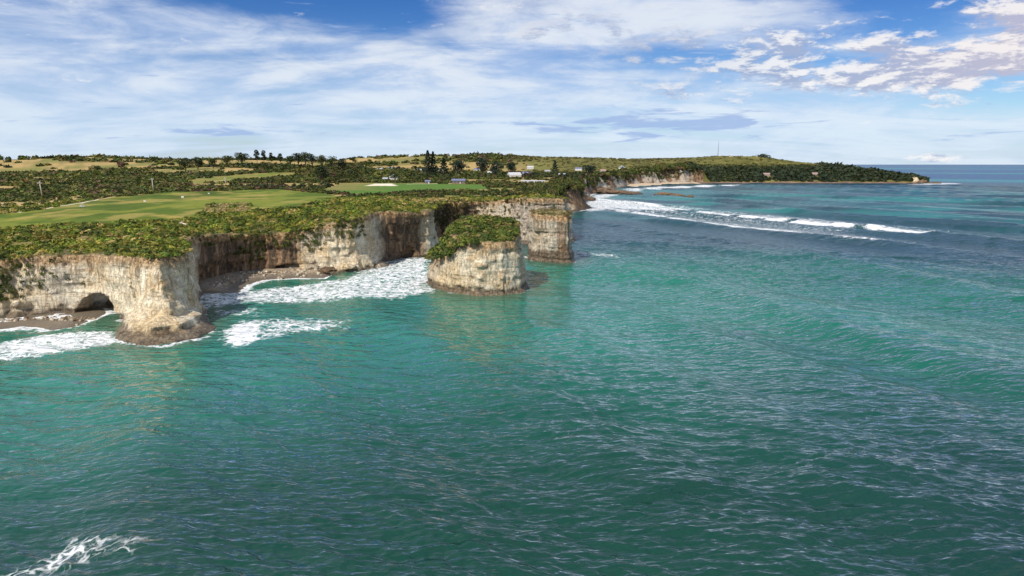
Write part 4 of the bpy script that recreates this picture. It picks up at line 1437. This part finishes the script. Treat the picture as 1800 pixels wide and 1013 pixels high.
def tree(name, kind, u, vtop, Y, label, col, wid=1.0, seed=0):
    """a tree whose top is seen at photo point (u, vtop) when it grows Y metres out"""
    x = (u - 900.0) / 1153.0 * Y
    g = float(H(np.array([x]), np.array([Y]))[0])
    ztop = CAMZ + (288.4 - vtop) / 1160.0 * Y
    h = max(ztop - g, 6.0)
    key = (kind, seed, tuple(col))
    if key not in TREE_CACHE:
        tm, V = tree_meshes(kind, 500 + seed)
        r = np.random.default_rng(seed)
        c = np.repeat(np.asarray(col, np.float32)[None] * (0.65 + 0.7 * r.random((len(V) // 3, 1))), 3, 0).astype(np.float32)
        TREE_CACHE[key] = (tm, mesh_np('crown', V, np.arange(len(V)).reshape(-1, 3), M_LEAF, False, {'leafcol': c}))
    tm, cm = TREE_CACHE[key]
    o = empty(name, (x, Y, g), (u * 0.7) % 6.28, label, 'tree')
    o.scale = (h * wid, h * wid, h)
    link('trunk', tm, o); link('crown', cm, o)


DKG, MIDG, OLV, BLG = (0.024, 0.038, 0.016), (0.045, 0.065, 0.018), (0.075, 0.085, 0.022), (0.022, 0.040, 0.026)
for i, a in enumerate([
    ('broadleaf_tree', 'round', 345, 279, 1330, 'broad dark round tree at the left end of the skyline grove', DKG, 1.3),
    ('broadleaf_tree', 'round', 366, 275, 1370, 'dark round tree second from the left in the skyline grove', DKG, 1.2),
    ('broadleaf_tree', 'round', 392, 278, 1400, 'low round tree in the dip left of the tall grove crowns', MIDG, 1.2),
    ('broadleaf_tree', 'round', 416, 272, 1440, 'round olive tree just left of the highest rounded crown', OLV, 1.1),
    ('broadleaf_tree', 'round', 441, 268, 1480, 'highest rounded crown in the skyline grove, left of the tufted pines', MIDG, 1.1),
    ('tufted_pine', 'tufted', 467, 264, 1500, 'left one of the two tallest tufted pines on the skyline', DKG, 0.8),
    ('tufted_pine', 'tufted', 479, 265, 1490, 'right one of the two tallest tufted pines on the skyline', DKG, 0.8),
    ('tufted_pine', 'tufted', 491, 269, 1490, 'shorter tufted pine just right of the two tallest ones', DKG, 0.8),
    ('tufted_pine', 'tufted', 507, 270, 1480, 'small tufted pine alone in the middle of the skyline grove', DKG, 0.9),
    ('broadleaf_tree', 'round', 524, 273, 1480, 'low round crown left of the second skyline cluster', MIDG, 1.0),
    ('broadleaf_tree', 'round', 537, 267, 1490, 'tall rounded crown leading the second skyline cluster', DKG, 0.8),
    ('broadleaf_tree', 'round', 549, 267, 1480, 'tall rounded crown in the middle of the second skyline cluster', MIDG, 0.8),
    ('broadleaf_tree', 'round', 561, 270, 1470, 'rounded crown at the right of the second skyline cluster', DKG, 0.8),
    ('broadleaf_tree', 'round', 577, 272, 1450, 'olive round tree where the skyline grove starts to fall', OLV, 0.9),
    ('broadleaf_tree', 'round', 594, 275, 1430, 'round tree near the right end of the skyline grove', MIDG, 0.9),
    ('broadleaf_tree', 'round', 610, 278, 1400, 'last small tree at the right end of the skyline grove', DKG, 1.0),
    ('broadleaf_tree', 'round', 576, 291, 830, 'big dark round tree standing alone behind the golf turf', DKG, 1.15),
    ('dark_conifer', 'conifer', 757, 266, 1250, 'tallest dark conifer rising above the village skyline', BLG, 0.9),
    ('dark_conifer', 'conifer', 766, 268, 1262, 'second tall conifer leaning close behind the tallest one', BLG, 0.9),
    ('dark_conifer', 'conifer', 784, 280, 1210, 'cone-shaped dark conifer right of the tallest pair', BLG, 1.5),
    ('broadleaf_tree', 'round', 810, 281, 1200, 'dark round tree between the cone-shaped conifer and the village roofs', BLG, 1.1),
    ('broadleaf_tree', 'round', 849, 277, 1230, 'tall dark green tree above the middle of the village', BLG, 0.9),
    ('broadleaf_tree', 'round', 872, 283, 1200, 'dark round tree left of the pale roofed houses', BLG, 1.1),
    ('broadleaf_tree', 'round', 898, 284, 1220, 'dark tree directly behind the pale roofed houses', BLG, 1.0),
    ('dark_conifer', 'conifer', 973, 283, 1240, 'green pointed conifer right of the pale roofed houses', (0.03, 0.06, 0.03), 1.2),
    ('broadleaf_tree', 'round', 1032, 289, 1180, 'dark round tree at the cliff edge right of the village', BLG, 1.2),
    ('broadleaf_tree', 'round', 700, 303, 900, 'round bush-like tree just right of the small white gabled house', MIDG, 1.3),
    ('windswept_tree', 'round', 1325, 270, 2120, 'lone dark windswept tree on top of the grassy headland hill', DKG, 1.4),
]):
    tree(*a, seed=i % 7)


# ---------------------------------------------------------------- houses
def house(u, v, w, dep, hw, hr, wall, roof, label, rot=0.0, chimney=False, gable_front=False, name='house'):
    x, y, z = land(u, v)
    o = empty(name, (x, y, z - 0.3), rad(rot), label, 'house')
    MB().box(-w / 2, w / 2, -dep / 2, dep / 2, 0, hw).build('wall', wall, o)
    e = 0.5
    m = MB()
    if gable_front:
        m.prism([(-w / 2 - e, hw), (w / 2 + e, hw), (0, hw + hr)], -dep / 2 - e, dep / 2 + e)
    else:
        q = [(-dep / 2 - e, hw), (dep / 2 + e, hw), (0, hw + hr)]
        n = 3
        vv = [(-w / 2 - e, a, b) for a, b in q] + [(w / 2 + e, a, b) for a, b in q]
        m.add(vv, [(2, 1, 0), (3, 4, 5), (0, 1, 4, 3), (1, 2, 5, 4), (2, 0, 3, 5)])
    rf = m.build('roof', roof, o)
    if chimney:
        MB().box(w * 0.2, w * 0.2 + 1.0, 0.3, 1.3, hw + hr * 0.4, hw + hr + 1.2).build('chimney', M_TIMBER, rf)
    k = max(2, int(w / 4.0))
    door_at = k // 2
    for i in range(k):
        cx = -w / 2 + (i + 0.5) * w / k
        if i == door_at:
            MB().box(cx - 0.5, cx + 0.5, -dep / 2 - 0.06, -dep / 2 + 0.05, 0.1, 2.2).build('door', M_TIMBER if wall is not M_TIMBER else M_WHITE, o)
        else:
            wo = MB().box(cx - 0.85, cx + 0.85, -dep / 2 - 0.07, -dep / 2 + 0.05, 0.95, 2.25).build('window', M_WHITE, o)
            MB().box(cx - 0.72, cx + 0.72, -dep / 2 - 0.10, -dep / 2 - 0.075, 1.08, 2.12).build('pane', M_GLASS, wo)


house(692, 318, 11.5, 10, 5.5, 4.0, M_WHITE, M_PALEROOF, 'small white gabled house at the upper edge of the green turf', 12, gable_front=True)
house(678, 318.5, 6.5, 6, 3.2, 2.0, M_CREAM, M_GREYROOF, 'little grey shed close to the left of the white gabled house', -8)
house(806, 322.6, 16, 8, 3.6, 2.2, M_TIMBER, M_BLUEROOF, 'long low dark blue roofed shed above the pale village track', 4)
house(752, 322.8, 6, 5, 2.8, 1.6, M_TIMBER, M_BLUEROOF, 'tiny dark shed left of the long dark shed', 0)
house(904, 312, 21, 14, 4.5, 4.5, M_WHITE, M_PALEROOF, 'big house with pale whitish roof in the middle of the village', 18, chimney=True)
house(927, 310.5, 18, 13, 4.0, 5.0, M_CREAM, M_BLUEROOF, 'house with blue-grey hipped roof touching the right of the pale roofed one', -16)
house(932, 297.5, 16, 10, 5.0, 3.5, M_WHITE, M_PALEROOF, 'small white house higher up behind the blue-grey roofed one', 10)
house(1017, 300, 17, 10, 4.5, 3.5, M_WHITE, M_BLUEROOF, 'white house with blue roof among trees near the cliff edge', -10)
house(1093, 298.5, 17, 13, 5.5, 5.5, M_WHITE, M_GREYROOF, 'white gabled house on top of the far cliffs above the beach', 0, gable_front=True)
house(690, 300, 24, 12, 4.5, 4.0, M_CREAM, M_BLUEROOF, 'long purple-blue roofed house behind the white gabled house', 6, chimney=True)
house(668, 301, 12, 9, 4.0, 3.0, M_CREAM, M_GREYROOF, 'grey roofed cottage left of the long purple-blue roof', -12)
house(735, 302.5, 15, 9, 4.0, 3.2, M_CREAM, M_GREYROOF, 'slanting light grey roof left below the tall conifers', 24)
house(930, 321.6, 20, 6, 2.6, 1.0, M_WHITE, M_PALEROOF, 'long low white shed below the pale roofed houses', 2)
house(952, 321.4, 9, 5, 2.4, 0.9, M_WHITE, M_PALEROOF, 'short low white shed right of the long low white one', -4)
house(776, 304, 13, 9, 4.0, 3.2, M_CREAM, M_GREYROOF, 'small grey roofed house just below the cone-shaped conifer', -15)
house(838, 301, 14, 9, 4.2, 3.4, M_WHITE, M_BLUEROOF, 'white walled house with blue roof below the tall dark middle tree', 14)
house(862, 306.5, 12, 8, 3.8, 3.0, M_CREAM, M_PALEROOF, 'cream cottage with pale roof left of the big pale roofed house', -20)
house(962, 304, 13, 9, 4.0, 3.2, M_CREAM, M_GREYROOF, 'grey roofed house left of the green pointed conifer', 16)
house(988, 311, 12, 8, 3.6, 3.0, M_WHITE, M_GREYROOF, 'small white house with grey roof near the cliff edge, right of the pointed conifer', -12)
house(1060, 303, 13, 9, 4.2, 3.2, M_CREAM, M_PINKROOF, 'cottage with reddish roof above the orange cliffs', 8)
house(1347, 309, 18, 10, 4.0, 3.6, M_PINK, M_PINKROOF, 'pinkish pale house in the dark woods under the grassy hill', 8)
house(1432, 308, 14, 9, 4.0, 3.2, M_PINK, M_PINKROOF, 'small pinkish pale house farther right in the dark headland woods', -6)


# ---------------------------------------------------------------- poles, mast, lighthouse
def power_pole(u, v, h, label, lean=0.0):
    x, y, z = land(u, v)
    o = empty('power_pole', (x, y, z - 0.3), 0.3, label, 'pole', 'wooden power poles behind the golf turf')
    MB().tube([(0, 0, -0.5), (lean * 0.5, 0, h * 0.5), (lean, 0, h)], [0.42, 0.36, 0.30], 10).build('pole', M_WOODPOLE, o, True)
    arm = MB().box(lean - 1.4, lean + 1.4, -0.5, -0.32, h - 1.5, h - 1.1).build('crossarm', M_WOODPOLE, o)
    for q in (-1.2, 0.0, 1.2):
        MB().tube([(lean + q, -0.41, h - 1.1), (lean + q, -0.41, h - 0.85), (lean + q, -0.41, h - 0.6)], [0.07, 0.16, 0.06], 8).build('insulator', M_WHITE, arm, True)


power_pole(75, 347, 12.0, 'pale leaning power pole left above the gravel path', -0.9)
power_pole(270, 337.5, 12.5, 'straight grey power pole behind the middle of the golf turf', -0.3)
power_pole(397, 328, 10.0, 'faint grey power pole in the dark hedge below the white inland track', -0.2)


def at(u, Y):
    x = (u - 900.0) / 1153.0 * Y
    return x, Y, float(H(np.array([x]), np.array([Y]))[0])


x, y, z = at(1249, 2130)
mast = empty('radio_mast', (x, y, z - 0.5), 0, 'thin grey lattice radio mast on the grassy headland ridge', 'mast')
hm = CAMZ + (288.4 - 250) / 1160 * y - z
legs = [(math.cos(a) * 1.0, math.sin(a) * 1.0) for a in (0.5, 2.6, 4.7)]
for lx, ly in legs:
    MB().tube([(lx, ly, 0), (lx * 0.8, ly * 0.8, hm * 0.5), (lx * 0.5, ly * 0.5, hm)], [0.30, 0.26, 0.20], 6).build('leg', M_STEEL, mast, True)
br = MB()
for k in range(14):
    t0, t1 = k / 14, (k + 1) / 14
    for i in range(3):
        a, b = legs[i], legs[(i + 1) % 3]
        br.tube([(a[0] * (1 - t0 / 2), a[1] * (1 - t0 / 2), hm * t0), (b[0] * (1 - t1 / 2), b[1] * (1 - t1 / 2), hm * t1)], [0.12, 0.12], 4)
bo = br.build('bracing', M_STEEL, mast)
bo['kind'] = 'stuff'

x, y, z = at(1297, 2125)
lh = empty('lighthouse', (x, y, z - 0.5), 0, 'small white lighthouse tower on the headland hilltop', 'lighthouse')
MB().tube([(0, 0, 0), (0, 0, 5), (0, 0, 10)], [3.2, 2.6, 2.1], 12).build('tower', M_WHITE, lh, True)
MB().tube([(0, 0, 10), (0, 0, 10.5)], [3.0, 3.0], 12).build('gallery', M_WHITE, lh)
MB().tube([(0, 0, 10.5), (0, 0, 13)], [1.6, 1.6], 10).build('lantern', M_GLASS, lh)
MB().tube([(0, 0, 13), (0, 0, 14), (0, 0, 15.4)], [1.9, 1.5, 0.2], 10).build('dome', M_WHITE, lh, True)
house(1285, 275.4, 9, 7, 3.5, 2.5, M_WHITE, M_PALEROOF, 'tiny white keeper hut left of the lighthouse', 5)

# ---------------------------------------------------------------- vehicles and course furniture
def wheels(o, xs, ys, r, w=0.25):
    for a in xs:
        for b in ys:
            t = MB().tube([(a, b - w / 2, r), (a, b + w / 2, r)], [r, r], 14).build('wheel', M_RUBBER, o, True)
            MB().tube([(a, b - w / 2 - 0.02, r), (a, b + w / 2 + 0.02, r)], [r * 0.55, r * 0.55], 10).build('rim', M_STEEL, t)


def car(u, v, mat, label, rot):
    x, y, z = land(u, v)
    o = empty('parked_car', (x, y, z), rad(rot), label, 'car', 'cars parked by the reddish bushes')
    MB().prism([(-2.1, 0.35), (2.1, 0.35), (2.15, 0.8), (1.2, 0.95), (-1.9, 0.98), (-2.15, 0.8)], -0.85, 0.85).build('body', mat, o)
    MB().prism([(-1.8, 0.98), (1.1, 0.96), (0.45, 1.48), (-1.3, 1.5)], -0.74, 0.74).build('cabin', mat, o)
    for sy in (-0.76, 0.76):
        MB().prism([(-1.5, 1.02), (0.85, 1.02), (0.38, 1.4), (-1.2, 1.42)], sy - 0.02, sy + 0.02).build('window', M_GLASS, o)
    wheels(o, (-1.3, 1.3), (-0.8, 0.8), 0.34)


car(46, 318, M_RED, 'bright red car parked beside the blue one below reddish bushes', 12)
car(54.5, 318, M_BLUE, 'blue car parked to the right of the red one', -8)


def cart(u, v, mat, label, rot):
    x, y, z = land(u, v)
    o = empty('golf_cart', (x, y, z), rad(rot), label, 'golf cart')
    MB().prism([(-1.3, 0.3), (1.3, 0.3), (1.35, 0.75), (0.75, 0.95), (0.55, 0.45), (-0.2, 0.45), (-0.3, 0.85), (-1.3, 0.85)], -0.6, 0.6).build('body', mat, o)
    MB().box(-0.6, 0.1, -0.55, 0.55, 0.86, 1.0).build('seat', M_WHITE, o)
    MB().prism([(-1.2, 1.85), (1.0, 1.85), (0.9, 1.95), (-1.1, 1.95)], -0.65, 0.65).build('roof', M_WHITE, o)
    for a, b in ((-1.1, 0.9), ):
        for sy in (-0.55, 0.55):
            MB().tube([(-1.1, sy, 0.85), (-1.05, sy, 1.85)], [0.04, 0.04], 6).build('post', M_STEEL, o)
            MB().tube([(1.0, sy, 0.85), (0.85, sy, 1.85)], [0.04, 0.04], 6).build('post', M_STEEL, o)
    wheels(o, (-0.85, 0.9), (-0.55, 0.55), 0.26, 0.2)


cart(145, 364.5, M_WHITE, 'white golf cart parked on the turf beside the gravel path', 15)
cart(308, 336.5, M_RED, 'small red and white golf cart at the end of the dirt track', 10)


def tee_box(u, v, s, label):
    x, y, z = land(u, v)
    o = empty('tee_sign', (x, y, z), 0.2, label, 'sign')
    for q in (-0.5 * s, 0.5 * s):
        MB().box(q - 0.06, q + 0.06, -0.06, 0.06, -0.2, 0.5 * s).build('post', M_WOODPOLE, o)
    MB().box(-0.75 * s, 0.75 * s, -0.11, -0.065, 0.25 * s, 1.25 * s).build('board', M_WHITE, o)


tee_box(321, 348.5, 1.2, 'largest white tee sign on the bright turf right of centre')
tee_box(254.5, 355.5, 0.9, 'small white tee sign in the middle of the golf turf')
tee_box(367, 341.5, 0.9, 'small white tee sign near the far edge of the golf turf')

# fallen bleached trunk in the scrub
x, y, z = land(322, 402)
fl = empty('fallen_trunk', (x, y, z + 1.9), rad(-35), 'bleached fallen trunk lying in the scrub above the cove', 'dead tree')
MB().tube([(-2.8, 0, 0.3), (-1, 0.1, 0.5), (1.2, -0.1, 0.3), (2.8, 0.1, 0.0)], [0.10, 0.22, 0.30, 0.36], 9).build('trunk', M_DEAD, fl, True)
MB().tube([(-0.8, 0.1, 0.5), (-1.6, 0.6, 1.1), (-2.4, 0.9, 1.3)], [0.14, 0.09, 0.04], 7).build('branch', M_DEAD, fl, True)
MB().tube([(0.2, 0, 0.4), (-0.4, -0.7, 0.9), (-1.2, -1.2, 1.0)], [0.15, 0.09, 0.04], 7).build('branch', M_DEAD, fl, True)


# ---------------------------------------------------------------- rocks in the surf and on the shingle
def rock(name, cx, cy, rx, ry, rz, seed, label, cat, group=None, stain=0.3, gray=0.2, rot=0.0, z0=0.0, weed=1.0, n=26):
    th = np.linspace(0, 2 * math.pi, 2 * n, endpoint=False); ph = np.linspace(0.02, math.pi * 0.62, n)
    T, Pp = np.meshgrid(th, ph, indexing='ij')
    D = np.stack([np.cos(T) * np.sin(Pp), np.sin(T) * np.sin(Pp), np.cos(Pp)], -1).reshape(-1, 3)
    q = 1 + 0.45 * fbm(D[:, 0] * 1.6 + seed * 3.1, D[:, 1] * 1.6, D[:, 2] * 1.6, 4, 0.6) + 0.12 * vnoise(D[:, 0] * 7 + seed, D[:, 1] * 7, D[:, 2] * 9)
    V = D * q[:, None] * np.array([rx, ry, rz])
    c, s_ = math.cos(rad(rot)), math.sin(rad(rot))
    V = np.stack([V[:, 0] * c - V[:, 1] * s_, V[:, 0] * s_ + V[:, 1] * c, V[:, 2]], 1)
    i = np.arange(2 * n)[:, None] * n + np.arange(n - 1)[None, :]
    j = ((np.arange(2 * n) + 1) % (2 * n))[:, None] * n + np.arange(n - 1)[None, :]
    F = np.stack([i, i + 1, j + 1, j], -1).reshape(-1, 4)
    k = np.ones(len(V), np.float32)
    link(name, mesh_np(name, V, F, M_ROCK, attrs={'below': k * 15, 'stain': k * stain, 'gray': k * gray, 'weed': k * weed}),
         label=label, cat=cat, group=group, loc=(cx, cy, z0))


def rock_px(name, u, v, rx, ry, rz, seed, label, cat, z0=0.0, **kw):
    x, y = px(u, v, z0)
    rock(name, x, y, rx, ry, rz, seed, label, cat, z0=z0, **kw)


rock_px('reef_rock', 1168, 344.5, 20, 16, 5.4, 1, 'long flat brown reef rock awash right of the rock shelf', 'rock', stain=0.9, weed=0.3)
rock_px('reef_rock', 1190, 346.5, 12, 12, 4.4, 2, 'middle low reef rock between the long one and the tiny one', 'rock', stain=0.9, weed=0.3)
rock_px('reef_rock', 1213, 348, 6, 9, 3.8, 3, 'tiny brown reef rock farthest out to the right in the surf', 'rock', stain=0.9, weed=0.3)
rock_px('rock_shelf', 1055, 338.5, 30, 50, 9, 4, 'brown rock shelf at the foot of the orange cliffs', 'rock', stain=0.7, weed=0.6)
rock_px('rock_shelf', 1085, 340.5, 26, 34, 6, 5, 'lower middle part of the brown rock shelf running seaward', 'rock', stain=0.8, weed=0.6)
rock_px('rock_shelf', 1112, 341.5, 18, 24, 4, 6, 'thin outer end of the brown rock shelf', 'rock', stain=0.9, weed=0.5)
rock_px('rock_shelf', 1036, 352, 9, 28, 4, 7, 'small brown ledge below the near dark promontory', 'rock', stain=0.9, weed=0.5)
rock_px('headland_rock', 1583, 321.5, 26, 24, 15, 8, 'dark brown rock hump at the end of the wooded headland', 'rock', stain=0.9, weed=1.0)
rock_px('headland_rock', 1607, 322, 11, 12, 16, 9, 'upright orange rock at the tip of the headland', 'rock', stain=0.25, weed=0.4)
rock_px('headland_rock', 1622, 322.5, 13, 12, 8, 10, 'dark rock just beyond the upright orange one', 'rock', stain=0.9, weed=1.0)
rock_px('headland_rock', 1643, 323, 14, 12, 5, 11, 'outermost low rock off the headland tip', 'rock', stain=0.9, weed=1.0)
for i, (u, v, r_, lab) in enumerate(((398, 474, 3.4, 'big tan boulder at the left foot of the brown cove wall'), (432, 470, 2.6, 'tan boulder second from the left along the cove foot'),
                                     (470, 469, 3.0, 'rounded boulder below the hanging green scrub in the cove'), (508, 470, 4.2, 'largest flat slab boulder in front of the cove overhang'),
                                     (545, 472, 3.6, 'dark flat slab right of the largest slab in the cove'), (577, 476, 3.0, 'rusty orange boulder at the right end of the shingle'),
                                     (612, 470, 2.6, 'brown boulder below the cream rib of the cove'), (365, 487, 2.2, 'small boulder at the dark foot left of the shingle'))):
    rock_px('boulder', u, v, r_ * 1.35, r_, r_ * 0.55, 20 + i, lab, 'boulder', z0=2.0, stain=1.0 if i == 5 else 0.35, gray=0.1, weed=-0.5, group='boulders along the cove foot')


def build_rubble():
    """loose stones at the foot of the cove walls and the cave"""
    r = np.random.default_rng(91)
    pts = []
    for (ax, ay, bx, by, n, spread) in ((-121, 260, -125, 285, 70, 5), (-122, 294, -100, 304, 120, 5), (-100, 304, -76, 308, 110, 5), (-74, 310, -62, 345, 80, 5), (-170, 211, -150, 217, 60, 3), (-148, 216, -128, 214, 70, 4)):
        t = r.random(n)
        q = np.abs(r.normal(size=n)) * spread
        L = math.hypot(bx - ax, by - ay); nx_, ny_ = (by - ay) / L, -(bx - ax) / L
        pts.append(np.stack([ax + (bx - ax) * t + nx_ * q, ay + (by - ay) * t + ny_ * q], 1))
    P = np.concatenate(pts).astype(np.float32)
    z = beach_z(P[:, 0], P[:, 1])
    n, k = 6, 4
    VV, FF = [], []
    th = np.arange(n) * 6.283 / n
    for i, (x, y) in enumerate(P):
        s_ = 0.25 + 0.95 * r.random() ** 3
        base = np.concatenate([np.stack([np.cos(th) * w, np.sin(th) * w, np.full(n, h)], 1) for w, h in ((1.0, -0.4), (1.05, 0.2), (0.55, 0.7))])
        base = base * (0.75 + 0.5 * r.random((3 * n, 1))) * s_
        VV.append(base + np.array([x, y, z[i]]))
        o = i * 3 * n
        for a in range(2):
            for b in range(n):
                c = (b + 1) % n
                FF.append((o + a * n + b, o + a * n + c, o + a * n + n + c)); FF.append((o + a * n + b, o + a * n + n + c, o + a * n + n + b))
        for b in range(1, n - 1):
            FF.append((o + 2 * n, o + 2 * n + b, o + 2 * n + b + 1))
    V = np.concatenate(VV).astype(np.float32)
    kk = np.ones(len(V), np.float32)
    link('rubble', mesh_np('rubble', V, np.array(FF), M_ROCK, False, {'below': kk * 15, 'stain': 0.5 * (vnoise(V[:, 0], V[:, 1], 0.5) > 0), 'gray': kk * 0.35, 'weed': kk * -1.5}), kind='stuff',
         label='loose stones fallen along the foot of the cove walls')


build_rubble()
